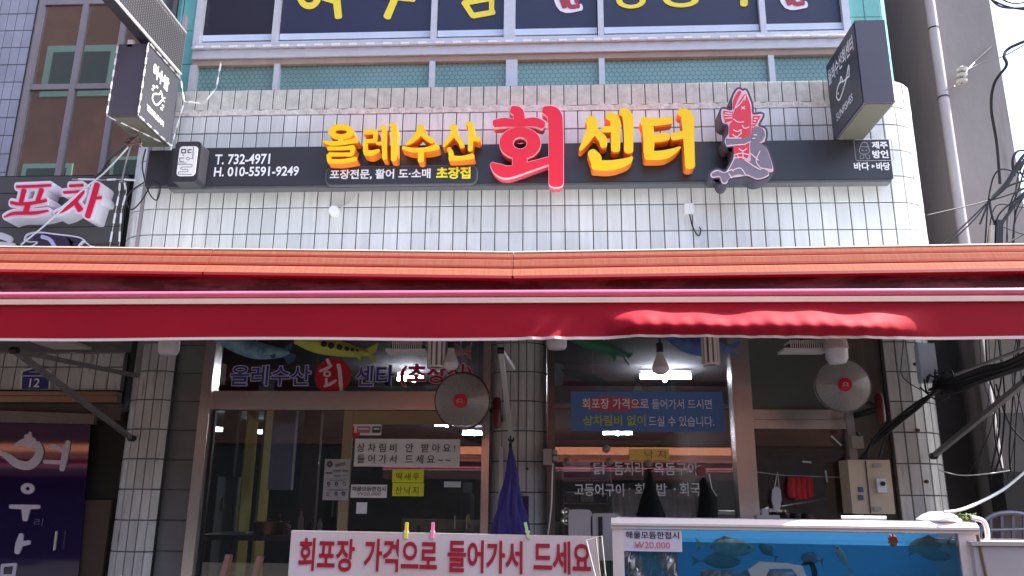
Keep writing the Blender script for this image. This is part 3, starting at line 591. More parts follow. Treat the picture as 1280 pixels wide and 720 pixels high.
# ================================================================== AWNING
def awning(name, label, x0, x1, fx_, sgn=1, zoff=0., group=None, full=True):
    """fx_(x,y,z)->point lets the same awning stand on the other side of the street"""
    t = thing(name, label, 'awning', fx_((x0+x1)/2, 4.6, 2.3), group)
    def bxs(x0, x1, y0, y1, z0, z1):
        m = MB(); m.box(x0, x1, y0, y1, z0, z1); m.v = [tuple(fx_(*v)) for v in m.v]; return m
    def extr(prof, xa, xb, zf=None):
        m = MB(); n = 24; vs = []
        for i in range(n+1):
            x = xa+(xb-xa)*i/n; dz = zf(x) if zf else 0
            vs += [tuple(fx_(x, y, z+dz)) for y, z in prof]
        k = len(prof); fs = [(i*k+j, (i+1)*k+j, (i+1)*k+(j+1) % k, i*k+(j+1) % k) for i in range(n) for j in range(k)]
        fs += [tuple(range(k))[::-1], tuple(n*k+j for j in range(k))]; m.add(vs, fs); return m
    zf = (lambda x: .055*max(0, (-.22-x)/3.0) if x < -.22 else .028*min(1, (x+.22)/2.8)) if full else (lambda x: 0)
    # hood: sloping ribbed sheet; two red grooves stay darker red than the sun-bleached ribs
    P = [(4.50, 2.922), (4.485, 2.892), (4.482, 2.876), (4.466, 2.866), (4.450, 2.828), (4.447, 2.812), (4.430, 2.797), (4.395, 2.752)]
    M_hood = mat('sun_bleached_hood', (142, 90, 70), .9, col2=(126, 66, 52), scale=3.2, stretch=(20, 1, 1), lo=.3, hi=.85, spec=.15); M_groove = mat('hood_red_rib', (158, 30, 22), .8, var=.25, scale=4, stretch=(4, 1, 1))
    cuts = [x0, -2.03, -.22, x1] if full else [x0, (x0+x1)/2, x1]
    for a, b in zip(cuts, cuts[1:]):
        h = obj('hood', extr(P+[(4.52, 2.74), (4.55, 2.92)], a+.0015, b-.0015, zf), M_hood, t)
        for (ya, za), (yb, zb) in ((P[1], P[3]), (P[4], P[6])):
            obj('rib', extr([(ya+.004, za-.002), (ya-.007, za-.004), (ya-.010, za-.016), (ya+.004, za-.019)], a+.004, b-.004, zf), M_groove, h)
        obj('drip_edge', extr([(4.393, 2.752), (4.389, 2.735), (4.42, 2.728), (4.43, 2.75)], a+.006, b-.006, zf), mat('hood_crimson_edge', (128, 16, 28), .5), h)
        obj('top_edge', extr([(4.499, 2.932), (4.497, 2.924), (4.55, 2.928), (4.55, 2.938)], a+.002, b-.002, zf), mat('hood_cream_edge', (232, 210, 190), .5), h)
    obj('roof_sheet', extr([(4.51, 2.86), (5.46, 3.14), (5.46, 3.16), (4.51, 2.88)], x0, x1), mat('awning_roof', (214, 222, 224), .7) if full else mat('faded_orange_roof', (206, 124, 84), .7), t)
    if full: obj('unseen_sun_screen', bxs(2.47, x1, 5.47, 6.30, 3.145, 3.16), mat('sun_screen_sheet', (120, 116, 114), .8), t)  # unseen sheet added to keep the sun off the right corner pillar
    obj('roller_box', extr([(4.475, 2.60), (4.475, 2.80), (4.60, 2.84), (4.60, 2.60)], x0, x1), mat('peeling_maroon', (64, 18, 26), .5, col2=(104, 66, 72), scale=5, stretch=(.6, 1, 3.2), lo=.47, hi=.60), t)
    obj('roller_lip', extr([(4.468, 2.640), (4.468, 2.652), (4.474, 2.652), (4.474, 2.640)], x0, x1), mat('roller_lip', (88, 60, 64), .5), t)
    obj('folded_fabric', extr([(4.16, 2.592), (4.48, 2.64), (4.48, 2.60), (4.16, 2.572)], x0, x1), mat('awning_fabric', (158, 22, 50), .8, var=.1, bump=.1, bscale=400), t)
    m = MB(); m.tube([fx_(x0, 4.15, 2.583), fx_(x1, 4.15, 2.583)], .019, 12); obj('front_bar', m, mat('painted_pink_bar', (244, 110, 140), .22, var=.15, scale=6), t, smooth=True)
    obj('front_rail', bxs(x0, x1, 4.132, 4.155, 2.528, 2.557), mat('cream_rail', (244, 208, 186), .5, var=.1, scale=5), t)
    # valance: cloth that billows out at its foot on the right
    m = MB(); nx = 520 if full else 60; nz = 16; z1, z0 = 2.528, 2.338; vs = []
    for i in range(nx+1):
        x = x0+(x1-x0)*i/nx
        for j in range(nz+1):
            v = j/nz; z = z1+(z0-z1)*v; y = 4.143+.002*math.sin(x*7)*v
            if full:
                e = max(0, min(1, (x-.27)/.16))*max(0, min(1, (2.02-x)/.5)); e = e*e*(3-2*e)
                st_ = .26+.05*math.sin(x*9)+.03*math.sin(x*21+1)
                q = max(0, (v-st_)/(1-st_)) if v > st_ else 0
                y -= e*(.105*math.sin(min(1, q*1.35)*math.pi/2)*(1 if q < .8 else 1-.5*(q-.8)/.2))
                y -= e*q*(.006*math.sin(x*38+v*3)+.004*math.sin(x*71-v*5)+.003*math.sin(x*17))
                e2 = math.exp(-((x+.02)/.13)**2); y -= e2*max(0, v-.3)*(.030+.022*math.sin(x*46+v*7))
            vs.append(tuple(fx_(x, y, z+(.0 if v < .5 else .004*math.sin(x*3)))))
    fs = [(i*(nz+1)+j, (i+1)*(nz+1)+j, (i+1)*(nz+1)+j+1, i*(nz+1)+j+1) for i in range(nx) for j in range(nz)]
    m.add(vs, fs); v_ = obj('valance', m, mat('faded_valance', (120, 74, 66), .8) if not full else mat('valance_cloth', (160, 9, 34), .7, var=.08, scale=3, bump=.06, bscale=500, spec=.22), t, smooth=2)
    m = MB(); n = nx; vs = []; base = [m_ for m_ in range(0)]
    rows_ = [Vector(v) for v in [tuple(p) for p in []]]
    last = [ (i*(nz+1)+nz) for i in range(nx+1)]
    src = [Vector(q) for q in [tuple(v) for v in (lambda: [vv for vv in vs])()]]
    return t, v_, last
def same(x, y, z): return Vector((x, y, z))
aw, val, last = awning('street_awning', 'long faded red retracted awning with crimson valance across the shopfront', -4.3, 4.3, same)
vm_ = val.data; hm = MB(); pv = [vm_.vertices[i].co+val.location+aw.location for i in last]; vs = []
for p in pv: vs += [p+Vector((0, -.003, .004)), p+Vector((0, -.003, -.011)), p+Vector((0, .003, -.011)), p+Vector((0, .003, .004))]
fs = [(4*i+j, 4*i+4+j, 4*i+4+(j+1) % 4, 4*i+(j+1) % 4) for i in range(len(pv)-1) for j in range(4)]
hm.add(vs, fs); obj('hem', hm, mat('hem_white', (226, 206, 200), .7), val)
YO = -9.0
def across(x, y, z): return Vector((-x, YO+(5.5-y), z-.33))
awning('opposite_awning', 'sunlit orange awning on the far side of the street seen mirrored in the shop glass', -4.6, 3.9, across, full=False)
awning('opposite_awning', 'neighbouring orange awning on the far side of the street mirrored in the left shop glass', 10.6, 20, across, full=False)
_vb = _mats['valance_cloth'].node_tree.nodes['Principled BSDF']; _vb.inputs['Sheen Weight'].default_value = .10; _vb.inputs['Sheen Roughness'].default_value = .4; _vb.inputs['Sheen Tint'].default_value = (1, .6, .68, 1)
# support arms
def arm(name, label, a, b, c=None, m=None):
    t = thing(name, label, 'awning arm', a)
    q = MB(); q.beam(a, b, .028, .028); obj('arm_tube', q, m or M_galv, t)
    q = MB(); q.lathe([(0, -.025), (.022, -.025), (.022, .02), (0, .02)], Vector(a), (0, 1, 0), 10); obj('pivot', q, M_wire, t)
    q = MB(); q.lathe([(0, -.02), (.02, -.02), (.02, .02), (0, .02)], Vector(b), (1, 0, 0), 10); obj('pivot', q, M_wire, t)
    if c:
        q = MB(); q.beam(b, c, .026, .026); obj('upper_tube', q, m or M_galv, t)
    return t
arm('awning_arm', 'long grey strut from the left tiled pillar up to the awning front', W(165, 548, 5.46), W(18, 438, 4.28), W(172, 470, 5.40))
arm('awning_arm', 'white folding strut on the middle pillar above the purple umbrella', W(639, 549, 5.42), W(626, 438, 4.6), W(641, 461, 4.9), mat('white_arm', (190, 186, 184), .5))
arm('awning_arm', 'grey strut rising right from the right tiled pillar', W(1167, 570, 5.46), W(1285, 474, 4.25))
m = MB(); m.tube([W(177, 424, 5.38), W(171, 470, 5.38)], .022, 8); obj('bracket_pipe', m, M_galv, label='short grey pipe bracket at the head of the left tiled pillar', cat='pipe')

# ================================================================== LOWER PILLARS
LR = [(Z0-k*VP, Z0-(k-1)*VP, None) for k in range(2, 17)]
def pillar(segs, label, loc, pitch=.098):
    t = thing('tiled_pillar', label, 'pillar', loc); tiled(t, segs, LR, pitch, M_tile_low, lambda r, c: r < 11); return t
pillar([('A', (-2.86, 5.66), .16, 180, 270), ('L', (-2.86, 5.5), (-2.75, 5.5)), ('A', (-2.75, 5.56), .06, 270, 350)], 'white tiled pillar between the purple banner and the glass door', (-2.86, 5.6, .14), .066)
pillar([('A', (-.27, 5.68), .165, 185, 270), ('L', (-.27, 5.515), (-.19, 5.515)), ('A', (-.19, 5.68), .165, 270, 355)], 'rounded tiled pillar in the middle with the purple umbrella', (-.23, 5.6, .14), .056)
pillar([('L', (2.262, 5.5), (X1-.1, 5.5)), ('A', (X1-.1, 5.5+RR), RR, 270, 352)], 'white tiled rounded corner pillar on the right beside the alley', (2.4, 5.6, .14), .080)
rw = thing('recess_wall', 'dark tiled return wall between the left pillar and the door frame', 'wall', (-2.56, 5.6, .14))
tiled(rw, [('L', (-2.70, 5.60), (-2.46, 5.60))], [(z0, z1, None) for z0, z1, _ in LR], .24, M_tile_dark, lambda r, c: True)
# ================================================================== SHOPFRONTS
def box_(name, x0, x1, y0, y1, z0, z1, m, parent, **kw): q = MB(); q.box(x0, x1, y0, y1, z0, z1); return obj(name, q, m, parent, **kw)
lf = thing('left_shopfront', 'stainless steel framed glass door and transom left of the middle pillar', 'shopfront', (-1.4, 5.55, .12))
XL0, XL1 = -2.385, -.475
zh0, zh1 = W(450, 512, 5.52).z, W(450, 489, 5.52).z
box_('post', -2.46, XL0, 5.50, 5.62, .12, 2.94, M_steel, lf); box_('post', XL1, -.425, 5.50, 5.62, .12, 2.94, M_steel, lf)
box_('header', XL0, XL1, 5.52, 5.61, zh0, zh1, M_steel, lf)
box_('pane', XL0, XL1, 5.565, 5.571, zh1+.002, 2.92, M_glass, lf, label='transom pane with the blue and red shop name')
xm = W(428, 560, 5.56).x
box_('pane', XL0+.02, xm, 5.575, 5.581, .3, zh0-.004, M_glass, lf); box_('pane', xm+.07, XL1-.005, 5.560, 5.566, .3, zh0-.10, M_glass, lf)
M_beige = mat('beige_door_stile', (146, 124, 92), .55, var=.15, scale=5)
dr = box_('door_stile', xm, xm+.066, 5.545, 5.58, .14, zh0-.004, M_beige, lf)
box_('door_top_rail', xm+.068, XL1-.002, 5.548, 5.58, zh0-.098, zh0-.004, M_beige, lf)
box_('track', XL0, XL1, 5.53, 5.60, .12, .16, M_steel, lf)
box_('slim_stile', XL0+.002, XL0+.022, 5.56, 5.59, .16, zh0-.004, M_wire, lf)
M_bluep = mat('print_violet', (58, 48, 130), .5); M_pale = mat('print_pale_edge', (206, 196, 214), .5); M_redp = mat('print_crimson', (176, 22, 44), .5)
YT = 5.558
def outlined(body, x0, y0, x1, y1, m, edge, Y=YT):
    textpx('lettering_edge', body, edge, lf, x0-1, y0-1, x1+1, y1+1, Y, .048); textpx('lettering', body, m, lf, x0, y0, x1, y1, Y-.002, .014)
outlined('올레수산', 287, 457, 387, 482, M_bluep, M_pale); outlined('센타', 444, 457, 492, 483, M_bluep, M_pale); outlined('(초장집)', 500, 455, 590, 483, M_redp, mat('print_pink_edge', (220, 170, 180), .5))
c = W(416, 470, YT); m = MB(); m.lathe([(0, 0), (.128, 0), (.128, .003), (0, .003)], c-Vector((0, .002, 0)), (0, 1, 0), 36); obj('red_disc', m, mat('disc_red', (178, 14, 32), .5), lf)
FQ = pxmap(240, 420, 5.333)
glyph('lettering', [[(900, 155, 20), (915, 185, 22)], [(850, 235, 16), (900, 215, 20), (930, 195, 16)], [(895, 285, 16), (895, 315, 18)], [(880, 335, 14), (920, 320, 20), (960, 295, 14)], [(975, 190, 26), (985, 240, 26), (990, 310, 26), (995, 375, 22)]], FQ, YT-.006, YT-.003, [mat('disc_letter', (222, 190, 190), .5)]*2, lf, rings=[(900, 252, 26, 22, 12, 10)], jitter=.0002)
# papers on the door glass
def paper(x0, y0, x1, y1, m, label, Y=5.555, cat='notice', group=None):
    a, b, c, d = rect(x0, y0, x1, y1, Y); t = thing('paper_notice', label, cat, ((a+b)/2, Y, c), group)
    box_('sheet', a, b, Y, Y+.002, c, d, m, t); return t
M_paper = mat('paper_white', (226, 220, 222), .7, var=.05, scale=8); M_pyel = mat('paper_yellow', (222, 222, 46), .7, var=.06)
p = paper(442, 549, 575, 583, M_paper, 'long white notice lettered in black and red on the sliding door')
textpx('notice_lettering', '상차림비 안 받아요!', M_print_black, p, 446, 554, 569, 565, 5.5525, .006, space=1.5)
textpx('notice_lettering', '들어가서 드세요~~', M_print_black, p, 446, 568, 563, 579, 5.5525, .006, space=1.5)
p = paper(490, 587, 530, 603, M_pyel, 'upper yellow handwritten card on the sliding door'); textpx('notice_lettering', '딱새우', M_print_black, p, 495, 591, 524, 600, 5.5525, -.004, space=1.3)
p = paper(490, 604, 530, 620, M_pyel, 'lower yellow handwritten card on the sliding door'); textpx('notice_lettering', '산낙지', M_print_black, p, 494, 608, 523, 618, 5.5525, -.004, space=1.3)
p = paper(438, 606, 484, 622, M_paper, 'white price card on the sliding door glass beside the yellow cards'); textpx('notice_lettering', '해물모듬한접시', M_print_black, p, 440, 608, 482, 614, 5.5525, .01); textpx('notice_lettering', 'W20,000', mat('print_rose', (150, 80, 90), .5), p, 446, 615, 476, 620, 5.5525, .0)
p = paper(445, 628, 459, 642, M_paper, 'small blank square note low on the sliding door glass')
p = paper(403, 574, 438, 625, mat('paper_grey', (168, 164, 166), .7, var=.1), 'tall grey notice with round symbols on the door stile', 5.542)
FP = pxmap(400, 565, 11.08); gl = mat('print_soft_black', (70, 66, 70), .6)
glyph('notice_marks', [line([(215, 180), (350, 150)], 14), line([(215, 200), (350, 175)], 10), line([(80, 290), (165, 290)], 20), line([(190, 255), (280, 255)], 10), line([(190, 275), (280, 275)], 8), line([(190, 320), (280, 320)], 8), line([(190, 338), (280, 338)], 8), line([(315, 255), (390, 255)], 10), line([(315, 275), (390, 275)], 8), line([(315, 325), (390, 325)], 8), line([(65, 372), (395, 376)], 5), line([(130, 395), (330, 400)], 7), line([(70, 515), (380, 520)], 4), line([(120, 530), (320, 532)], 7),
       line([(90, 480), (140, 482)], 6), line([(200, 480), (260, 482)], 6), line([(80, 605), (150, 610)], 6), line([(190, 605), (250, 610)], 6), line([(300, 605), (350, 610)], 6)], FP, 5.539, 5.541, [gl]*2, p, rings=[(133, 168, 42, 46, 10, 10), (118, 440, 24, 28, 8, 8), (226, 440, 24, 28, 8, 8), (335, 440, 22, 28, 14, 18), (110, 575, 20, 24, 14, 16), (222, 572, 22, 26, 8, 8), (325, 572, 28, 28, 8, 8)], jitter=.00005)
p = paper(431, 530, 477, 544, M_paper, 'strip of card payment stickers high on the sliding door')
for a, b, mm_ in ((432, 443, M_print_red), (446, 463, mat('sticker_pink', (176, 110, 120), .5)), (465, 476, gl)):
    q = rect(a, 533, b, 541, 5.5525); box_('sticker', q[0], q[1], 5.5525, 5.5545, q[2], q[3], mm_, p)
    q = rect(a+2, 535, b-2, 537, 5.5515); box_('sticker_line', q[0], q[1], 5.5515, 5.5521, q[2], q[3], M_paper, p)
q = rect(431, 541, 450, 546, 5.5515); box_('sticker', q[0], q[1], 5.5505, 5.5514, q[2], q[3], M_print_red, p)

rf = thing('right_shopfront', 'glass shopfront with a wide steel post right of the middle pillar', 'shopfront', (1., 5.55, .12))
xp0, xp1 = W(917, 520, 5.5).x, W(941, 520, 5.5).x
box_('post', -.03, .02, 5.50, 5.62, .12, 2.94, mat('dull_steel', (118, 106, 102), .35, .8, var=.2, scale=5), rf)
box_('post', xp0, xp1, 5.49, 5.62, .12, 2.94, M_steel, rf)
box_('pane', .022, xp0-.002, 5.565, 5.571, .7, 2.92, M_glass, rf, label='tall pane lettered with the grill menu')
box_('sill', .022, xp0-.002, 5.53, 5.62, .6, .7, M_steel, rf)
zr0, zr1 = W(1000, 536, 5.52).z, W(1000, 512, 5.52).z
box_('header', xp1, 2.0, 5.51, 5.60, zr0, zr1-.07, M_steel, rf); box_('header', xp1, 2.0, 5.52, 5.60, zr1-.066, zr1, M_steel, rf)
box_('upper_panel', xp1, 1.97, 5.56, 5.57, zr1, 2.94, mat('frosted_green_panel', (92, 98, 92), .3, var=.1, scale=2), rf)
box_('post', 1.97, 2.02, 5.50, 5.60, .12, 2.94, M_alu_dark, rf)
box_('brown_board', xp1, 1.97, 5.585, 5.60, .9, zr0, mat('brown_board', (138, 104, 78), .6, col2=(104, 80, 60), scale=3, stretch=(1, 1, 3)), rf)
box_('pane', xp1, 1.97, 5.555, 5.560, .9, zr0, M_glass, rf)
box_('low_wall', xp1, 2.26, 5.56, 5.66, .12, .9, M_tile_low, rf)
box_('side_strip', 2.02, 2.262, 5.565, 5.6, .12, 2.94, mat('brown_grey_strip', (98, 88, 82), .7, var=.3, scale=4, stretch=(4, 1, 1)), rf)
YM = 5.5615
M_menu = mat('menu_white', (250, 246, 248), .6)
for body, a, b, c, d in (('닭', 742, 578, 758, 593), ('돔지리', 768, 577, 804, 594), ('옥돔구이', 818, 578, 871, 594), ('고등어구이', 718, 604, 780, 620), ('·', 786, 610, 788, 612), ('회', 794, 604, 806, 620), ('밥', 821, 604, 834, 620), ('·', 842, 610, 845, 613), ('회국', 850, 603, 876, 620)):
    textpx('menu_lettering', body, M_menu, rf, a, b, c, d, YM, .012)
# blue banner in the right window
p = thing('glass_banner', 'blue banner with red patch and white lettering in the right window', 'banner', W(808, 540, 5.55))
a, b, c, d = rect(714, 490, 903, 539, 5.555); bt = box_('sheet', a, b, 5.555, 5.558, c, d, mat('banner_blue', (84, 126, 184), .4, var=.1, scale=3), p)
c1 = W(764, 505, 5.5535); m = MB()
e = [(c1.x+.205*math.cos(2*math.pi*k/32), c1.z+.052*math.sin(2*math.pi*k/32)) for k in range(32)]; m.prism([Vector((u, 5.553, v)) for u, v in e], [Vector((u, 5.5548, v)) for u, v in e]); obj('red_patch', m, mat('banner_red', (196, 84, 92), .5), p)
M_bt = mat('banner_text', (240, 232, 238), .5); M_bt2 = mat('banner_text_yellow', (196, 200, 80), .5)
textpx('banner_lettering', '회포장 가격으로', M_bt, p, 728, 498, 811, 511, 5.5515, .012); textpx('banner_lettering', '들어가서 드시면', M_bt, p, 815, 499, 890, 511, 5.5515, .006)
textpx('banner_lettering', '상차림비 없이', M_bt2, p, 729, 519, 807, 532, 5.5515, .016); textpx('banner_lettering', '드실 수 있습니다.', M_bt, p, 811, 520, 893, 533, 5.5515, .006)
p = paper(787, 561, 836, 575, mat('paper_orange', (250, 206, 100), .7), 'orange handwritten card on the right shop window', 5.553); textpx('notice_lettering', '낙지', mat('pen_brown', (140, 90, 50), .6), p, 806, 563, 832, 573, 5.5505, -.006, space=1.6)  # card colour raised to include the bright reflection lying over it
for i, (x, y) in enumerate(((758, 561), (709, 577), (762, 577), (811, 579))):
    c = W(x, y, 5.553); m = MB(); m.lathe([(0, -.02), (.012, -.018), (.026, 0), (.027, .006)], c, (0, 1, 0), 16)
    obj('suction_cup', m, mat('cup_clear', (160, 140, 136), .3), smooth=True, label=['clear suction cup above the orange reflection left of the card', 'clear suction cup over the left shelf in the right window', 'clear suction cup above the menu word, in the window middle', 'clear suction cup holding the black bag by the orange card'][i], cat='suction cup')
# ================================================================== INTERIOR
room = thing('shop_interior', 'dark dining room seen through the shop glass', 'room', (0, 9, .1))
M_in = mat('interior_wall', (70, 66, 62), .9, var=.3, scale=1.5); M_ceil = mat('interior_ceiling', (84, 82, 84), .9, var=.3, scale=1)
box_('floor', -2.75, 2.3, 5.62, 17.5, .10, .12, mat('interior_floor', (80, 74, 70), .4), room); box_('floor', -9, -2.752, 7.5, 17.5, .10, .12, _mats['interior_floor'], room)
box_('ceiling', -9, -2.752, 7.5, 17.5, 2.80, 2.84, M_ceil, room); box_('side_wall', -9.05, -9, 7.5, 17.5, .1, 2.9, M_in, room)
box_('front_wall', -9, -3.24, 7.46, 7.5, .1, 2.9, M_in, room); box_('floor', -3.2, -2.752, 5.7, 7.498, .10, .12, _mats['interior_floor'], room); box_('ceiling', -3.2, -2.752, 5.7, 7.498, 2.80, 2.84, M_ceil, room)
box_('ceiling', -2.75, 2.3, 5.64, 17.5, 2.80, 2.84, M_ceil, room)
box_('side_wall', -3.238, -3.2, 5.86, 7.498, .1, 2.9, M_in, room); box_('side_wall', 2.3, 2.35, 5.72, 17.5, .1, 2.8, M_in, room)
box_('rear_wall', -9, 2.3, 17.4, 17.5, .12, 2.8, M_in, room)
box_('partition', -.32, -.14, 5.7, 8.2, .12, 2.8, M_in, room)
box_('beam', -9, 2.3, 9.2, 9.4, 2.55, 2.8, mat('dark_beam', (44, 42, 44), .8), room)
M_tube = mat('tube_light', (235, 240, 255), .5, emit=40)
def tube_light(px, py, Y, ln, rot, label):
    c = W(px, py, Y); t = thing('tube_light', label, 'ceiling light', c)
    box_('housing', c.x-ln/2, c.x+ln/2, Y-.03, Y+.03, c.z+.03, c.z+.06, M_white, t)
    m = MB(); m.tube([(c.x-ln/2, Y, c.z), (c.x+ln/2, Y, c.z)], .022, 8); obj('tube', m, M_tube, t)
    m = MB(); m.tube([(c.x-.02, Y-ln*.42, c.z-.004), (c.x+.02, Y+ln*.42, c.z-.004)], .022, 8); obj('tube', m, M_tube, t)
    if c.z < 2.7: m = MB(); m.tube([(c.x, Y, c.z+.06), (c.x, Y, 2.8)], .008, 6); obj('rod', m, M_wire, t)
tube_light(832, 471, 8.0, .50, 0, 'bright crossed tube lamp in the right dining room behind the hanging bulb')
tube_light(772, 541.5, 14.2, .50, 0, 'smaller crossed tube lamp deep inside the right room under the blue banner')
tube_light(513, 473, 8.0, .26, 0, 'crossed tube lamp behind the red lettering of the left transom')
tube_light(556, 531, 12.6, .30, 0, 'short tube lamp inside under the left fan')
tube_light(591, 542, 14.2, .36, 0, 'short tube lamp inside by the steel post right of the notice')
def spot(px, py, Y, w_, label):
    c = W(px, py, Y); m = MB(); m.lathe([(0, -.03), (w_, -.02), (w_*.8, .03), (0, .04)], c, (0, 0, 1), 12); obj('ceiling_spot', m, mat('spot_glow', (200, 235, 235), .5, emit=5), smooth=True, label=label, cat='ceiling light')
spot(272, 537, 12, .10, 'small bright lamp far inside at the left edge of the door'); spot(324, 540, 13, .10, 'small bright lamp far inside over the yellow columns')
spot(371, 428, 7.5, .05, 'round bright downlight over the yellow fish')
# partitions and furniture
box_('kitchen_wall', *rect(262, 500, 300, 700, 11)[:2], 11, 11.1, .12, 2.8, mat('dark_green_wall', (56, 62, 50), .8, var=.2), room)
def colm(x0, x1, Y, m, lab): q = rect(x0, 530, x1, 700, Y); return box_('indoor_column', q[0], q[1], Y, Y+.35, .12, 2.8, m, None, label=lab, cat='column')
M_ye = mat('mustard_column', (176, 158, 70), .7, var=.2)
colm(292, 310, 9.6, M_ye, 'left mustard yellow column inside the left room'); colm(314, 332, 10.6, M_ye, 'right mustard yellow column inside the left room')
q = rect(334, 510, 371, 612, 10); box_('hanging_partition', q[0], q[1], 10, 10.1, q[2], 2.8, mat('lavender_wall', (136, 130, 156), .8, var=.15), None, label='lavender grey hanging partition inside the left room', cat='partition')
q = rect(372, 520, 402, 640, 10.8); box_('brown_partition', q[0], q[1], 10.8, 10.9, .12, 2.8, mat('brown_wall', (84, 70, 62), .8, var=.2), None, label='dim brown partition behind the lavender panel', cat='partition')
def cabinet(x0, y0, x1, y1, Y, dep, m, name, label, cat, doors=2):
    a, b, c, d = rect(x0, y0, x1, y1, Y); t = thing(name, label, cat, ((a+b)/2, Y+dep/2, .12)); box_('cabinet_body', a, b, Y, Y+dep, .12, d, m, t)
    for i in range(doors):
        xa = a+(b-a)*i/doors+.01; xb = a+(b-a)*(i+1)/doors-.01; box_('door', xa, xb, Y-.012, Y-.001, .18, d-.03, m, t); box_('door_handle', xb-.03, xb-.015, Y-.03, Y-.013, d-.4, d-.25, M_steel, t)
    return t
cabinet(262, 596, 298, 700, 9.8, .5, mat('pale_fridge', (200, 208, 210), .4), 'kitchen_fridge', 'pale kitchen fridge far inside at the left of the door', 'fridge')
cabinet(404, 589, 424, 660, 7.4, .4, mat('dark_cabinet', (34, 32, 32), .6), 'side_cabinet', 'dark cabinet behind the grey notice', 'cabinet', 1)
cabinet(556, 616, 588, 700, 9.5, .5, mat('dark_cabinet', (34, 32, 32), .6), 'drinks_cabinet', 'dark tall cabinet with bottles on top deep in the left room', 'cabinet')
q = rect(555, 602, 576, 609, 9.9); box_('wall_poster', q[0], q[1], 9.9, 9.91, q[2], q[3], M_paper, None, label='pale horizontal poster above the drinks cabinet', cat='poster')
q = rect(578, 603, 590, 640, 10.4); box_('curtain', q[0], q[1], 10.4, 10.42, q[2], q[3], mat('grey_curtain', (96, 98, 100), .8), None, label='grey curtain panel deep in the left room beside the post', cat='curtain')
# low table and clutter inside the door
t = thing('dining_table', 'table with a pot and sauce bottles just inside the left door', 'table', (-2.0, 6.6, .12))
a = W(255, 655, 6.5).x; b = W(420, 655, 6.5).x; zt_ = 1.24
box_('table_top', a, b, 6.3, 7.1, zt_-.04, zt_, mat('grey_table', (70, 68, 66), .4), t)
for x in (a+.06, b-.06):
    for y in (6.36, 7.04): box_('leg', x-.02, x+.02, y-.02, y+.02, .12, zt_-.04, M_steel, t)
def bottle(px, Y, h, r, m, label, cap=M_print_red, z=zt_, grp=None):
    c = W(px, 650, Y); t = thing('sauce_bottle', label, 'bottle', (c.x, Y, z), grp); q = MB(); q.lathe([(0, .001), (r, .001), (r, h*.6), (r*.4, h*.78), (r*.4, h*.9)], (c.x, Y, z), n=14); obj('bottle_body', q, m, t, smooth=True)
    q = MB(); q.lathe([(r*.45, h*.88), (r*.45, h), (0, h)], (c.x, Y, z), n=12); obj('bottle_cap', q, cap, t, smooth=True)
M_bb = mat('bottle_dark', (60, 22, 30), .25); M_bw = mat('bottle_pale', (190, 180, 178), .3)
for i, (px, h, r, mm_, lab) in enumerate(((337, .12, .022, M_bb, 'leftmost dark red sauce bottle on the inner table'), (349, .15, .028, M_bb, 'wide dark red sauce bottle with red cap on the inner table'), (361, .11, .02, M_bw, 'pale sauce bottle between dark ones on the inner table'), (376, .20, .022, M_bw, 'tallest pale bottle on the inner table'), (388, .11, .025, M_bb, 'dark sauce bottle right of the tallest one'), (400, .13, .02, M_bw, 'rightmost pale bottle before the white board'))):
    bottle(px, 6.6, h, r, mm_, lab)
c = W(331, 690, 6.45); t = thing('brass_pot', 'brass coloured cooking pot at the edge of the inner table', 'pot', (c.x+.02, 6.45, zt_))
m = MB(); m.lathe([(0, .002), (.12, .002), (.13, .1), (.135, .1), (.12, .095), (0, .03)], (c.x+.02, 6.45, zt_), n=24); obj('pot_bowl', m, mat('brass', (130, 100, 50), .35, .7), t, smooth=True)
for s in (-1, 1): m = MB(); m.ring((c.x+.02+s*.14, 6.45, zt_+.075), .02, .005, (0, 0, 1) if False else (0, -1, 0), 12); obj('handle', m, M_steel, t)
# two wooden chair backs in front of the glass
for i, (px, py) in enumerate(((283, 700), (322, 702))):
    c = W(px, py, 4.9); m = MB(); m.beam(c+Vector((-.035, 0, -.25)), c+Vector((.015, 0, .03)), .03, .05); obj('wooden_post', m, mat('worn_wood', (150, 110, 96), .6, var=.3, scale=20), label=['left worn wooden post end before the door glass', 'right slanting wooden post end beside the white board'][i], cat='post')
# right room: shelf, stand with trays, white panels
sh = thing('metal_shelf', 'steel shelf rack with a boxed carton behind the menu glass', 'shelf', (W(730, 680, 5.72).x, 5.84, .12))
a, b = W(703, 620, 5.72).x, W(763, 620, 5.72).x
for y in (600, 628): z = W(730, y, 5.72).z; box_('shelf_board', a, b, 5.70, 5.98, z-.012, z, mat('wire_shelf', (150, 146, 146), .35, .7, var=.3, scale=30), sh)
for x in (a, b):
    for y in (5.70, 5.98): m = MB(); m.tube([(x, y, .12), (x, y, 1.80)], .012, 8); obj('shelf_post', m, M_steel, sh)
q = rect(704, 578, 738, 598, 5.72); c = thing('carton', 'white carton with a blue stripe on the steel shelf', 'carton', ((q[0]+q[1])/2, 5.82, q[2])); box_('box_body', q[0], q[1], 5.72, 5.90, q[2], q[3], mat('carton_white', (226, 218, 222), .7), c); z = q[2]; box_('stripe', q[0]-.001, q[1]+.001, 5.716, 5.7195, z+.004, z+.045, mat('carton_blue', (30, 34, 84), .6), c)
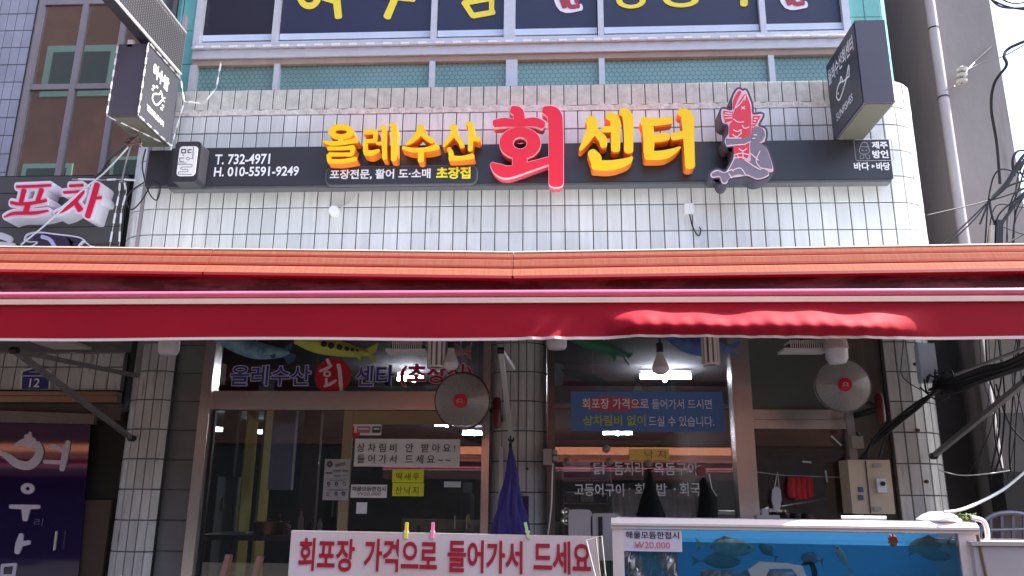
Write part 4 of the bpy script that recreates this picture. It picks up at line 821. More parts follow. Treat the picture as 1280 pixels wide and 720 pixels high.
for i, (x0, x1, y0, y1, col, lab) in enumerate(((740, 762, 583, 598, (60, 96, 150), 'blue plastic tray on the upper shelf beside the carton'), (708, 724, 616, 627, (120, 124, 126), 'grey tin on the lower shelf at its left'), (726, 742, 612, 627, (176, 170, 160), 'pale tub in the middle of the lower shelf'), (744, 758, 618, 627, (90, 92, 96), 'dark grey tin on the lower shelf at its right'), (728, 738, 598.5, 600, (200, 60, 60), 'thin red packet on the front edge of the upper shelf'))):
    q = rect(x0, y0, x1, y1, 5.74); t = thing('storage_box', lab, 'box', ((q[0]+q[1])/2, 5.8, q[2])); plate('box_body', q[0], q[1], q[2], q[3], min(.008, (q[3]-q[2])*.4), 5.74, 5.86, mat('box_tint_%d' % i, col, .5), t); box_('lid', q[0]-.003, q[1]+.003, 5.738, 5.862, q[3]+.0005, q[3]+.008, M_paper, t)
for i, (x0, x1, y0, y1, lab) in enumerate(((711, 740, 637, 700, 'left whitish rounded tank panel below the shelf'), (739, 775, 642, 700, 'right whitish rounded tank panel with a dark slot below the shelf'))):
    a, b, c, d = rect(x0, y0, x1, y1, 5.0); t = thing('white_container', lab, 'container', ((a+b)/2, 5.0, c)); plate('shell', a, b, c, d, .03, 4.97, 5.1, mat('aged_white', (172, 160, 160), .5, var=.1), t)
    if i: q = rect(748, 646, 753, 672, 4.965); box_('slot', q[0], q[1], 4.962, 4.97, q[2], q[3], M_print_black, t)
for i, (y, x) in enumerate(((640, 708), (651, 708))):
    c = W(x, y, 5.3); m = MB(); m.ring(c, .022, .006, (0, -1, 0), 18); m.tube([c, c+Vector((-.03, .05, .0))], .008, 6); obj('tap_wheel', m, M_steel, label=['upper', 'lower'][i]+' steel valve wheel left of the white container', cat='valve')
q = rect(766, 612, 868, 650, 6.1); t = thing('covered_table', 'table under a pale creased sheet behind the hanging black bags', 'table', ((q[0]+q[1])/2, 6.4, .12)); m = MB()
nx = 40; vs = []
for i in range(nx+1):
    x = q[0]+(q[1]-q[0])*i/nx
    for z in (.14, .8, q[3]-.08, q[3]): vs.append((x, 6.1+.012*math.sin(i*1.7)+(0 if z < q[3] else .02), z))
    vs.append((x, 6.7, q[3]))
fs = [(5*i+j, 5*i+5+j, 5*i+6+j, 5*i+1+j) for i in range(nx) for j in range(4)]
m.add(vs, fs); obj('sheet', m, mat('pale_sheet', (206, 196, 196), .8, var=.25, scale=4, stretch=(1, 1, 6)), t, smooth=True)
for x in (q[0]+.05, q[1]-.05): box_('leg', x-.02, x+.02, 6.4, 6.44, .12, q[3]-.02, M_steel, t)
box_('blue_bar', *rect(715, 596, 800, 604, 7.2)[:2], 7.2, 7.25, *rect(715, 596, 800, 604, 7.2)[2:], mat('slate_blue', (60, 74, 92), .5), None, label='slate blue counter edge behind the menu lettering', cat='counter')
def bag(pts, Y, name, label, m, dep=.06):
    """hanging bag: outline rows (y, xl, xr) in photo pixels"""
    mb = MB(); n = 14; rows_ = []
    for (py, xl, xr) in pts:
        a, b = W(xl, py, Y), W(xr, py, Y); c = (a+b)/2; rx = (b.x-a.x)/2
        for k in range(n): q = 2*math.pi*k/n; rr_ = 1+.10*math.sin(k*3.1+py*.1); mb.v.append((c.x+rx*math.cos(q)*min(rr_, 1.06), Y+dep*.5*math.sin(q)*rr_*min(1, rx/.05+.2), c.z))
    R_ = len(pts)
    for i in range(R_-1):
        for k in range(n): mb.f.append((i*n+k, i*n+(k+1) % n, (i+1)*n+(k+1) % n, (i+1)*n+k)); mb.mi.append(0)
    mb.f += [tuple(range(n)), tuple((R_-1)*n+k for k in range(n))]; mb.mi += [0, 0]
    return obj(name, mb, m, None, smooth=True, label=label, cat='bag')
M_bag = mat('black_bag', (7, 7, 9), .6, spec=.2)
bag([(586, 808, 816), (589, 810, 814), (598, 809, 817), (612, 805, 820), (628, 800, 826), (644, 795, 831), (655, 793, 833)], 5.48, 'black_bag', 'black bag gathered to a peak hanging in the middle of the right window', M_bag)
bag([(597, 877, 882), (602, 874, 884), (612, 875, 890), (622, 874, 896), (636, 872, 896), (655, 869, 898)], 5.47, 'black_bag', 'black bag with a pink hook hanging by the steel post', M_bag)
c = W(876, 588, 5.46); m = MB(); m.lathe([(0, -.015), (.03, -.01), (.034, .006), (0, .01)], c, (0, 1, 0), 16); obj('pink_hook', m, mat('pink_plastic', (150, 60, 70), .4), smooth=True, label='pink round hook over the right black bag', cat='hook')
m = MB(); m.tube([W(886, 592, 5.47), W(890, 612, 5.47), W(896, 620, 5.47)], .004, 5); obj('string', m, M_wire_w, label='thin white cord beside the right black bag', cat='cord')
# things against the brown board at the right
rg = MB(); 
for i, (x, dy) in enumerate(((990, 2), (997, 0), (1004, 0), (1011, 3))):
    rg.tube([W(x, 597, 5.5), W(x-1, 612, 5.5), W(x+1, 624-dy, 5.5)], [.022, .03, .027], 10)
obj('red_gloves', rg, mat('red_rubber', (196, 26, 38), .55, var=.15, bump=.3), smooth=True, label='bright red rubber gloves hanging on the brown board', cat='gloves')
m = MB(); m.tube([W(978, 594, 5.52), W(962, 592, 5.52), W(946, 590, 5.52)], .002, 4); m.tube([W(978, 594, 5.52), W(1060, 597, 5.52)], .002, 4); obj('cord', m, M_wire_w, label='thin cord strung across the brown board', cat='cord')
t = thing('face_mask', 'white cloth mask hanging left of the red gloves', 'mask', W(971, 636, 5.5))
m = MB(); pts = [(966, 612), (971, 608), (976, 612), (977, 625), (975, 636), (968, 636), (965, 625)]; m.prism([W(*p, 5.49) for p in pts], [W(*p, 5.49)+Vector((0, .02, 0)) for p in pts]); obj('cloth', m, mat('mask_cloth', (205, 200, 205), .8), t)
m = MB(); m.tube([W(968, 611, 5.49), W(970, 600, 5.49), W(972, 590, 5.49), W(973, 600, 5.49), W(974, 611, 5.49)], .003, 5); obj('ear_loop', m, M_wire_w, t)
for i, (x0, y0, x1, y1) in enumerate(((1039, 545, 1052, 557), (1003, 577, 1014, 578), (1032, 588, 1034, 603))):
    m = MB(); m.tube([W(x0, y0, 5.53), W(x1, y1, 5.53)], .006, 6); obj('white_clip', m, M_white, label=['slanted white pen on the brown board near the fan', 'small white bar in the middle of the brown board', 'upright white clip right of the red gloves'][i], cat='clip')
c = W(952, 655, 5.3); 
for i, px in enumerate((993, 1007)):
    c = W(px, 648, 5.3); m = MB(); m.lathe([(0, 0), (.026, 0), (.03, .02), (.022, .05), (0, .055)], (c.x, 5.3, c.z-.02), n=14); obj('dark_cup', m, M_bag, smooth=True, label=['left dark cup behind the tank', 'right dark cup behind the tank'][i], cat='cup')
# ================================================================== FANS
def fan(px, py, Y, R, ax, label, motor, rim):
    c = W(px, py, Y); ax = Vector(ax).normalized(); t = thing('wall_fan', label, 'fan', c-Vector((0, 0, R)))
    m = MB()
    for i in range(26): r = R*(.24+.74*i/25); dome = .05*(1-((r/R)**2)); m.ring(c+ax*(.03+dome), r, .0017, ax, 36, m=4)
    a = ax.cross(Vector((0, 0, 1))).normalized(); b = ax.cross(a)
    for i in range(30):
        q = 2*math.pi*i/30; d = a*math.cos(q)+b*math.sin(q); m.tube([c+ax*(.078)+d*R*.24, c+ax*(.03+.05*(1-.36))+d*R*.6, c+ax*.032+d*R*.98], .0016, 4)
    obj('guard', m, mat('guard_chrome', (188, 180, 176), .35, .4), t)
    m = MB(); m.ring(c+ax*.025, R, .008, ax, 40, m=6); obj('rim', m, rim, t, smooth=True)
    m = MB()
    for i in range(20): r = R*(.3+.68*i/19); m.ring(c-ax*(.03+.03*(1-(r/R)**2)), r, .0015, ax, 30, m=4)
    obj('rear_guard', m, _mats['guard_chrome'], t)
    for k in range(5):
        m = MB(); vs = []; n = 8
        for i in range(n+1):
            q = 2*math.pi*k/5+i/n*1.2
            for r in (.18, .5, .75, .9):
                tw = (.5-i/n)*.05*(1.2-r*.3); vs.append(tuple(c+(a*math.cos(q+r*.5)+b*math.sin(q+r*.5))*R*r*(1 if r < .9 else 1-.05*abs(i-n/2)/n)+ax*tw))
        m.add(vs, [(4*i+j, 4*i+4+j, 4*i+5+j, 4*i+1+j) for i in range(n) for j in range(3)]); obj('blade', m, mat('blade_grey_plastic', (152, 148, 146), .25, spec=.6), t, smooth=True)
    m = MB(); m.lathe([(0, .094), (R*.25, .09), (R*.26, .075)], c, ax, 28); bd_ = obj('badge', m, mat('badge_red', (186, 14, 44), .35), t, smooth=True)
    m = MB()
    for s in (-1, 1): m.tube([c+ax*.096+a*(s*R*.10)+b*R*.07, c+ax*.096+a*(s*R*.02)+b*R*.02, c+ax*.096+a*(s*R*.10)-b*R*.0, c+ax*.096+a*(s*R*.02)-b*R*.08], .004, 5)
    obj('badge_mark', m, mat('badge_mark', (230, 150, 165), .5), bd_)
    m = MB(); m.lathe([(0, -.05), (.05, -.05), (.055, -.14), (.045, -.2), (0, -.21)], c, ax, 18); obj('motor', m, mat('fan_motor', (92, 26, 30), .4), t, smooth=True)
    (x0, y0, x1, y1) = motor; q = W((x0+x1)/2, y0, Y+.12); e = W((x0+x1)/2, y1, Y+.12); wd = (W(x1, y0, Y).x-W(x0, y0, Y).x)/2
    m = MB(); m.lathe([(0, 0), (wd*.9, .01), (wd, .04), (wd, (q.z-e.z)-.03), (wd*.6, q.z-e.z)], (q.x, Y+.12, e.z), n=14); obj('control_box', m, _mats['fan_motor'], t, smooth=True)
    m = MB(); m.tube([c-ax*.18, Vector((q.x, Y+.12, (q.z+e.z)/2))], .014, 8); obj('neck', m, M_wire, t)
    m = MB(); m.tube([Vector((q.x, Y+.12, (q.z+e.z)/2)), Vector((q.x, 5.6, (q.z+e.z)/2))], .02, 8); obj('wall_mount', m, M_wire, t)
    return t
fan(579, 501, 5.0, .172, (-.12, -1, -.12), 'silver wall fan with red centre badge left of the middle pillar', (615, 497, 627, 536), mat('rim_dark_red', (70, 22, 26), .4))
fan(1052, 482, 5.0, .160, (-.10, -1, -.06), 'silver wall fan with red centre badge under the right lamp', (1092, 492, 1104, 529), mat('rim_grey', (96, 86, 86), .4))
# ================================================================== LAMPS AND LANTERNS UNDER THE AWNING
def jar(px, ytop, ybot, Y, w_, label, m=None, name='jar_lamp'):
    c = W(px, ybot, Y); h = W(px, ytop, Y).z-c.z+.10; t = thing(name, label, 'lamp', (c.x, Y, c.z))
    q = MB(); q.lathe([(0, 0), (w_*.8, .003), (w_*.97, .02), (w_, .05), (w_, h)], c, n=22); obj('globe', q, m or mat('opal_white', (214, 208, 214), .35), t, smooth=True)
    q = MB(); q.lathe([(w_*.7, h), (w_*.5, h+.07), (0, h+.08)], c, n=16); obj('socket', q, M_wire, t, smooth=True)
    q = MB(); q.tube([(c.x, Y, c.z+h+.07), (c.x, Y, 2.9)], .006, 5); obj('cord', q, M_wire, t)
jar(210, 426, 444, 4.7, .062, 'white jar lamp hanging beside the left pillar')
jar(696, 424, 437, 4.8, .063, 'white jar lamp hanging right of the middle pillar')
def bulb(px, ybot, Y, s, label, base=None):
    c = W(px, ybot, Y); t = thing('led_bulb', label, 'lamp', (c.x, Y, c.z))
    q = MB(); q.lathe([(0, 0), (s*.5, s*.1), (s*.9, s*.4), (s, s*.85)], c, n=22); obj('globe', q, _mats['opal_white'], t, smooth=True)
    q = MB(); q.lathe([(s, s*.85), (s*.98, s*1.0), (s*.62, s*1.9), (s*.42, s*2.4), (s*.42, s*2.7)], c, n=22); obj('bulb_body', q, base or mat('bulb_beige', (214, 204, 200), .45), t, smooth=True)
    q = MB(); q.lathe([(s*.4, s*2.7), (s*.45, s*3.8), (0, s*3.85)], c, n=14); obj('socket', q, M_wire, t, smooth=True)
    q = MB(); q.tube([(c.x, Y, c.z+s*3.8), (c.x, Y, 2.92)], .005, 5); obj('cord', q, M_wire, t)
bulb(826, 469, 4.9, .052, 'round white bulb hanging in the right window before the tube lamp')
bulb(563, 463, 4.8, .050, 'fat white bulb hanging over the left fan')
def corn(px, ybot, Y, w_, label):
    c = W(px, ybot, Y); t = thing('corn_lamp', label, 'lamp', (c.x, Y, c.z)); q = MB(); q.lathe([(0, 0), (w_*.9, 0), (w_, .01), (w_, .20), (0, .2)], c, n=20); obj('core', q, mat('lamp_shadow', (96, 92, 92), .6), t, smooth=True)
    for k in range(9):
        a = 2*math.pi*(k+.5)/9; q = MB(); d = Vector((math.cos(a), math.sin(a), 0)); q.beam(c+d*w_*1.02+Vector((0, 0, .006)), c+d*w_*1.02+Vector((0, 0, .19)), w_*.42, w_*.2); obj('light_fin', q, mat('fin_white', (226, 216, 212), .4), t)
    q = MB(); q.lathe([(w_*1.08, 0), (w_*1.1, .012), (0, .014)], c-Vector((0, 0, .004)), n=20); obj('end_cap', q, _mats['fin_white'], t); q = MB(); q.lathe([(w_*1.12, .19), (w_*1.12, .24), (w_*.5, .28), (w_*.5, .34)], c, n=20); obj('collar', q, _mats['fin_white'], t, smooth=True)
corn(889, 456, 4.7, .042, 'white slotted corn lamp hanging near the wide steel post')
corn(545, 459, 4.8, .046, 'white slotted corn lamp hanging left of the fat bulb')
def flood(x0, x1, yb, Y, label):
    a, b = W(x0, yb, Y), W(x1, yb, Y); t = thing('flood_lamp', label, 'lamp', ((a.x+b.x)/2, Y, a.z))
    box_('face', a.x, b.x, Y-.01, Y+.14, a.z, a.z+.014, mat('flood_white', (210, 204, 200), .4), t)
    box_('housing', a.x+.03, b.x-.01, Y+.0, Y+.14, a.z+.015, a.z+.04, mat('flood_dark', (60, 44, 46), .6), t)
    n = 16
    for i in range(n): x = a.x+.04+(b.x-a.x-.06)*i/n; box_('cooling_fin', x, x+.005, Y-.006, Y+.13, a.z+.016, a.z+.062, _mats['flood_white'], t)
    q = MB(); q.beam(((a.x+b.x)/2, Y+.07, a.z+.04), ((a.x+b.x)/2, Y+.07, 2.9), .02, .02); obj('stem', q, M_wire, t)
flood(482, 532, 439, 4.75, 'flat finned flood lamp above the transom lettering'); flood(980, 1036, 438, 4.75, 'flat finned flood lamp above the right fan')
t_ = W(1047, 455, 4.7); t = thing('ribbed_lamp', 'large white ribbed bulb lamp above the right fan', 'lamp', t_)
m = MB(); m.lathe([(0, 0), (.045, .004), (.062, .03), (.064, .09)], t_, n=24); obj('globe', m, _mats['opal_white'], t, smooth=True)
m = MB(); m.lathe([(.067, .085), (.067, .115), (.05, .2), (.03, .24)], t_, n=24); obj('collar', m, mat('ribbed_beige', (190, 176, 168), .5), t, smooth=True)
for k in range(20):
    a = 2*math.pi*k/20; d = Vector((math.cos(a), math.sin(a), 0)); m = MB(); m.beam(t_+d*.068+Vector((0, 0, .088)), t_+d*.056+Vector((0, 0, .17)), .004, .008); obj('rib', m, _mats['ribbed_beige'], t)
m = MB(); m.tube([(t_.x, t_.y, t_.z+.23), (t_.x, t_.y, 2.92)], .006, 5); obj('cord', m, M_wire, t)
# fish lanterns: lens-shaped body along a spine, tail fan, fins
def lantern(spine, Y, rs, m, label, tail, spots=None, fins=(), tailm=None):
    P = [W(x, y, Y) for x, y in spine]; t = thing('fish_lantern', label, 'fish lantern', P[len(P)//2])
    Q = [Vector(q) for q in catmull([tuple(p) for p in P], 4)]; R_ = [q[0] for q in catmull([(r, 0) for r in rs], 4)]
    mb = MB(); mb.tube(Q, R_, 12); obj('fish_body', mb, m, t, smooth=True)
    for tl in tail:
        pts = [W(x, y, Y) for x, y in tl]; mb = MB(); mb.prism([p+Vector((0, -.006, 0)) for p in pts], [p+Vector((0, .006, 0)) for p in pts]); obj('tail_fin', mb, tailm or m, t)
    for fi in fins:
        pts = [W(x, y, Y-.03) for x, y in fi]; mb = MB(); mb.prism([p+Vector((0, -.004, 0)) for p in pts], [p+Vector((0, .004, 0)) for p in pts]); obj('fin', mb, tailm or m, t)
    for (x, y, r, sm) in spots or ():
        c = W(x, y, Y); mb = MB(); mb.lathe([(0, -.004), (r, 0), (r, .02)], c+Vector((0, -.062, 0)), (0, 1, 0), 10); obj('spot', mb, sm, t)
    mb = MB(); q = P[len(P)//2]; mb.tube([q, (q.x, q.y, 2.93)], .002, 4); obj('hanging_thread', mb, M_wire_w, t); return t
lantern([(262, 418), (290, 428), (320, 438), (348, 441), (362, 441)], 4.9, [.01, .05, .055, .035, .012], mat('paper_teal', (120, 156, 168), .7, col2=(60, 96, 122), scale=16), 'pale blue paper fish hanging over the left end of the transom', [[(358, 438), (370, 444), (367, 452), (360, 455), (353, 444)], [(352, 436), (366, 428), (364, 436), (356, 441)]], fins=[[(334, 442), (345, 441), (342, 449)]], tailm=mat('paper_deep_blue', (50, 78, 108), .7))
blk = M_print_black
lantern([(370, 424), (395, 430), (425, 436), (450, 441), (462, 442)], 4.85, [.03, .055, .05, .028, .012], mat('paper_yellow_green', (176, 178, 70), .7, var=.2, scale=12), 'yellow paper fish with black spots hanging over the transom', [[(455, 438), (473, 429), (470, 440), (462, 444)], [(455, 440), (464, 444), (471, 453), (467, 453)]], spots=[(408, 432, .020, blk), (417, 434, .020, blk), (427, 436, .017, blk), (436, 438, .013, blk), (443, 439, .010, blk), (449, 440, .008, blk)], fins=[[(440, 441), (452, 444), (450, 451)]])
lantern([(560, 428), (568, 436), (576, 440), (582, 441)], 5.0, [.02, .035, .03, .01], mat('paper_pink', (176, 136, 136), .7, col2=(110, 70, 76), scale=20), 'pinkish paper fish tail hanging over the left fan', [[(578, 438), (590, 428), (588, 440), (590, 452), (584, 446)]])
lantern([(705, 420), (730, 427), (755, 434), (775, 441), (783, 444)], 4.9, [.012, .035, .038, .022, .01], mat('paper_green', (20, 110, 78), .7, col2=(60, 90, 70), scale=18), 'dark green paper fish hanging in the right window', [[(776, 439), (792, 442), (786, 448)], [(778, 443), (788, 458), (782, 452)]], fins=[[(762, 440), (772, 441), (768, 452)]])
lantern([(832, 418), (850, 426), (872, 433), (895, 433), (912, 438)], 4.95, [.02, .05, .06, .035, .012], mat('paper_blue', (92, 116, 172), .7, col2=(60, 78, 128), scale=14), 'blue paper fish behind the corn lamp in the right window', [[(905, 434), (926, 424), (922, 436)], [(905, 438), (926, 448), (916, 440)]])
# ================================================================== UMBRELLA, SOCKET, BREAKER BOX
t = thing('closed_umbrella', 'folded purple umbrella hanging on the middle pillar', 'umbrella', W(640, 668, 5.28))
Yu = 5.28; m = MB(); n = 64; prof = [(556, 638, .006), (566, 638.5, .016), (580, 639, .028), (595, 640, .038), (606, 639.5, .044), (616, 639, .058), (630, 638, .072), (645, 638, .088), (660, 638, .098), (676, 638, .106)]
for (py, px, r) in prof:
    c = W(px, py, Yu)
    for k in range(n):
        a = 2*math.pi*k/n; w1 = min(1, r/.05); f = 1+w1*(.20*math.sin(7*a+py*.035)+.12*math.sin(13*a-py*.05)+.10*math.sin(3*a+py*.06)); m.v.append((c.x+r*f*math.cos(a), Yu+r*f*.55*math.sin(a), c.z+(.03*math.sin(4*a+1) if py > 655 else 0)))
for i in range(len(prof)-1):
    for k in range(n): m.f.append((i*n+k, i*n+(k+1) % n, (i+1)*n+(k+1) % n, (i+1)*n+k)); m.mi.append(0)
obj('canopy', m, mat('violet_cloth', (60, 42, 132), .6, col2=(44, 32, 92), scale=6, stretch=(5, 5, .7)), t, smooth=True)
m = MB(); m.tube([W(638, 545, Yu), W(638, 562, Yu)], .006, 6); obj('tip', m, M_wire, t)
m = MB(); m.lathe([(0, 0), (.012, 0), (.012, .03)], W(638, 560, Yu), n=10); obj('collar', m, M_wire, t)
q = rect(647, 620, 661, 672, 5.42); box_('purple_board', q[0], q[1], 5.42, 5.43, q[2], q[3], mat('purple_board', (58, 28, 84), .6), None, label='flat purple board behind the folded umbrella', cat='board')
c = rect(624, 540, 629, 575, 5.47); box_('white_strip', c[0], c[1], 5.47, 5.49, c[2]-.3, c[3]-.1, M_tile_low, None, label='pale vertical strip on the left flank of the middle pillar', cat='strip')
t = thing('socket_box', 'grey electric socket box with a white cable at the left edge of the right window', 'socket', W(688, 580, 5.45))
q = rect(679, 561, 690, 581, 5.42); box_('box_body', q[0], q[1], 5.42, 5.5, q[2], q[3], mat('socket_grey', (170, 160, 156), .5), t)
for y in (565, 573): c = W(694, y, 5.42); m = MB(); m.lathe([(0, -.02), (.016, -.018), (.018, .03), (0, .03)], c, (0, 1, 0), 12); obj('plug', m, _mats['socket_grey'], t, smooth=True)
m = MB(); m.tube(catmull([tuple(W(*p, 5.44)) for p in ((691, 579), (690, 605), (689, 635), (685, 668))], 5), .005, 5); obj('cable', m, M_wire_w, t)
t = thing('breaker_box', 'beige metal breaker box with an outlet right of the brown board', 'breaker box', W(1090, 645, 5.35))
M_bb2 = mat('beige_enamel', (212, 190, 164), .5, var=.12, scale=5)
q = rect(1066, 575, 1112, 642, 5.33); box_('box_body', q[0], q[1], 5.33, 5.5, q[2], q[3], M_bb2, t); xs_ = W(1084, 600, 5.33).x
box_('door_edge', xs_-.003, xs_+.003, 5.324, 5.33, q[2]+.005, q[3]-.005, mat('dark_seam', (80, 62, 50), .6), t)
for y in (582, 636): e = W(1098, y, 5.32); box_('hinge', e.x-.03, e.x+.02, 5.318, 5.33, e.z-.012, e.z+.012, _mats['socket_grey'], t)
e = W(1102, 607, 5.31); o = box_('outlet', e.x-.028, e.x+.028, 5.305, 5.33, e.z-.042, e.z+.042, M_white, t)
m = MB(); m.lathe([(0, -.02), (.014, -.02), (.014, .01)], e+Vector((.005, 0, .012)), (0, 1, 0), 12); obj('plug', m, M_wire, o)
for y in (612, 622): e = W(1076, y, 5.325); box_('blue_mark', e.x-.016, e.x+.016, 5.324, 5.3295, e.z-.016, e.z+.016, mat('mark_blue', (84, 84, 130), .6), t)
t = thing('switch_box', 'small grey switch box above the breaker box', 'switch', W(1074, 560, 5.45)); q = rect(1066, 545, 1079, 560, 5.43); box_('box_body', q[0], q[1], 5.43, 5.5, q[2], q[3], _mats['socket_grey'], t); c = W(1072, 540, 5.44); m = MB(); m.tube([c, W(1074, 546, 5.44)], .012, 8); obj('knob', m, M_wire, t)
def cable(pts, Y, r, label, m=M_wire, name='cable', cat='cable', group=None):
    P = [tuple(W(p[0], p[1], p[2] if len(p) > 2 else Y)) for p in pts]; mb = MB(); mb.tube(catmull(P, 6), r, 6); return obj(name, mb, m, None, smooth=True, label=label, cat=cat, group=group)
for i, d in enumerate((0, 3, 7)):
    cable([(1076+d, 573, 5.34), (1092, 556-d, 5.38), (1125, 528-d*1.2, 5.38), (1150, 508-d, 5.3), (1172+d, 486, 5.2)], 5.3, .009, ['lowest', 'middle', 'topmost'][i]+' of three black cables fanning from the breaker box across the right pillar', group=None)
cable([(1098, 575, 5.34), (1104, 555, 5.38), (1110, 535, 5.4), (1103, 510, 5.45)], 5.4, .006, 'thin black cable looping up between the fan and the right pillar')
cable([(1140, 310, 5.2), (1128, 440, 5.42), (1128, 470, 5.42), (1150, 487, 5.4)], 5.4, .003, 'very thin cable crossing the head of the right pillar')
for i, (x, y) in enumerate(((1147, 538), (1158, 602), (1144, 455))):
    c = W(x, y, 5.49); m = MB(); m.lathe([(0, -.012), (.012, -.01), (.012, .01)], c, (0, 1, 0), 8); obj('screw', m, M_rust, label=['dark screw in the middle of the right pillar', 'dark screw low on the right pillar', 'dark screw near the top of the right pillar'][i], cat='screw')
c = W(659, 586, 5.5); m = MB(); m.lathe([(0, -.008), (.010, -.006), (.010, .01)], c, (0, 1, 0), 8); obj('screw', m, M_rust, label='dark plug hole cap right of the folded umbrella', cat='screw')
# ================================================================== WHITE BOARD WITH PEGS
YS = 4.05
a, b, c, d = rect(360, 664, 748, 720, YS)
t = thing('sign_board', 'long white board lettered in dark red standing before the shop', 'sign', ((a+b)/2, YS, 0))
sl = (W(750, 668, YS).z-W(360, 663, YS).z)/(b-a)
z1 = W(360, 663, YS).z; z0 = z1-.36
m = MB(); vs = [(a, YS, z0), (b, YS, z0), (b, YS+.02, z0), (a, YS+.02, z0), (a, YS, z1), (b, YS, z1-.012), (b, YS+.02, z1-.012), (a, YS+.02, z1)]
m.add(vs, [(0, 3, 2, 1), (4, 5, 6, 7), (0, 1, 5, 4), (1, 2, 6, 5), (2, 3, 7, 6), (3, 0, 4, 7)]); obj('board', m, mat('board_white', (206, 192, 196), .45, col2=(196, 170, 164), scale=2), t)
M_dr = mat('board_crimson', (158, 10, 42), .5)
for body, x0, x1 in (('회포장', 372, 442), ('가격으로', 454, 546), ('들어가서', 559, 653), ('드세요', 667, 739)):
    o = (x0-372)*.013
    text3('board_lettering', body, M_dr, t, W(x0, 713+o, YS-.003), (W(x1, 713, YS).x-W(x0, 713, YS).x, 0, -.004), (0, 0, W(x0, 672, YS).z-W(x0, 713, YS).z), .026)
for x in (a+.15, b-.15): m = MB(); m.tube([(x, YS+.04, 0), (x, YS+.04, z1-.05)], .015, 8); obj('leg', m, M_galv, t)
for i, (px, col, lab, lean) in enumerate(((507, (200, 180, 50), 'yellow clothes peg clipped on the white board', 0), (540, (214, 120, 160), 'pink clothes peg clipped on the white board', 0), (661, (170, 190, 140), 'pale green slanting clothes peg clipped on the white board', -.018))):
    p_ = W(px, 668, YS-.012); t = thing('clothes_peg', lab, 'peg', p_-Vector((0, 0, .02)))
    for s in (-1, 1): m = MB(); m.beam(p_+Vector((0, s*.014+.022, -.02)), p_+Vector((lean, s*.007+.022, .055)), .014, .006); obj('jaw', m, mat('peg_%d' % i, col, .5), t)
    m = MB(); m.lathe([(.006, -.012), (.006, .012)], p_+Vector((lean*.4, .022, .012)), (1, 0, 0), 8); obj('spring', m, M_steel, t)
# wire rack at the right end of the board
m = MB(); 
for pts in (((732, 676), (752, 670), (757, 720)), ((733, 676), (744, 720)), ((745, 673), (750, 720))): m.tube([W(x, y, 4.0) for x, y in pts], .004, 5)
obj('wire_rack', m, M_steel, label='thin wire rack at the right end of the white board', cat='rack')
# ================================================================== FISH TANK
tk = thing('fish_tank', 'white framed glass fish tank with blue water in the right foreground', 'fish tank', (1.07, 4.1, 0))
A0 = W(765, 648, 4.16); A1 = W(1221, 656, 3.93); zt2 = 1.43
U = Vector((A1.x-A0.x, A1.y-A0.y, 0)); LN = U.length; U.normalize(); Nn = Vector((U.y, -U.x, 0))   # towards the street
def TP(u, v, z): q = Vector((A0.x, A0.y, 0))+U*u-Nn*v; return Vector((q.x, q.y, z))
def tbox(name, u0, u1, v0, v1, z0, z1, m, parent=tk, **kw):
    mb = MB(); P = [TP(u, v, z) for z in (z0, z1) for u, v in ((u0, v0), (u1, v0), (u1, v1), (u0, v1))]
    mb.add(P, [(0, 3, 2, 1), (4, 5, 6, 7), (0, 1, 5, 4), (1, 2, 6, 5), (2, 3, 7, 6), (3, 0, 4, 7)]); return obj(name, mb, m, parent, **kw)
M_tw = mat('tank_white', (222, 206, 200), .4, var=.06, scale=4)
DP = .62; zb_ = .72
m = MB(); pr = [(-.012, zt2-.050), (-.012, zt2-.024), (.02, zt2), (.05, zt2), (.05, zt2-.050)]
m.prism([TP(-.005, v, z) for v, z in pr], [TP(LN+.005, v, z) for v, z in pr]); obj('top_rail', m, M_tw, tk); tbox('top_rail_lip', -.002, LN+.002, -.016, -.0125, zt2-.040, zt2-.034, mat('tank_groove', (150, 132, 128), .6))
tbox('corner_post', 0, .055, -.005, .05, zb_, zt2-.050, M_tw); tbox('corner_post', LN-.085, LN, -.005, .05, zb_, zt2-.050, M_tw)
tbox('bottom_rail', 0, LN, -.01, .05, zb_-.07, zb_, M_tw); tbox('cabinet', 0.01, LN-.01, 0, DP, .02, zb_-.07, M_tw)
tbox('rear_rail', 0, LN, DP-.04, DP, zt2-.050, zt2-.005, M_tw); tbox('side_panel', .0, .012, .05, DP-.04, zb_, zt2-.003, M_tw); tbox('side_panel', LN-.012, LN, .05, DP-.04, zb_, zt2-.003, M_tw)
tbox('blue_back_panel', .012, LN-.012, DP-.06, DP-.045, zb_, zt2-.07, mat('tank_blue', (112, 206, 246), .6, var=.12, scale=2)); tbox('floor_panel', .012, LN-.012, .05, DP-.06, zb_-.01, zb_+.01, mat('tank_floor', (40, 120, 160), .6))
tbox('glass', .055, LN-.085, .01, .018, zb_, zt2-.050, glassmat('tank_glass', (.93, .98, 1.0), 1.45), tk)
tbox('water', .013, LN-.013, .03, DP-.062, zb_+.011, zt2-.11, glassmat('tank_water', (.72, .92, 1.0), 1.15, 1., (100, 190, 228), .34), tk)
q = TP(0, 0, 0)
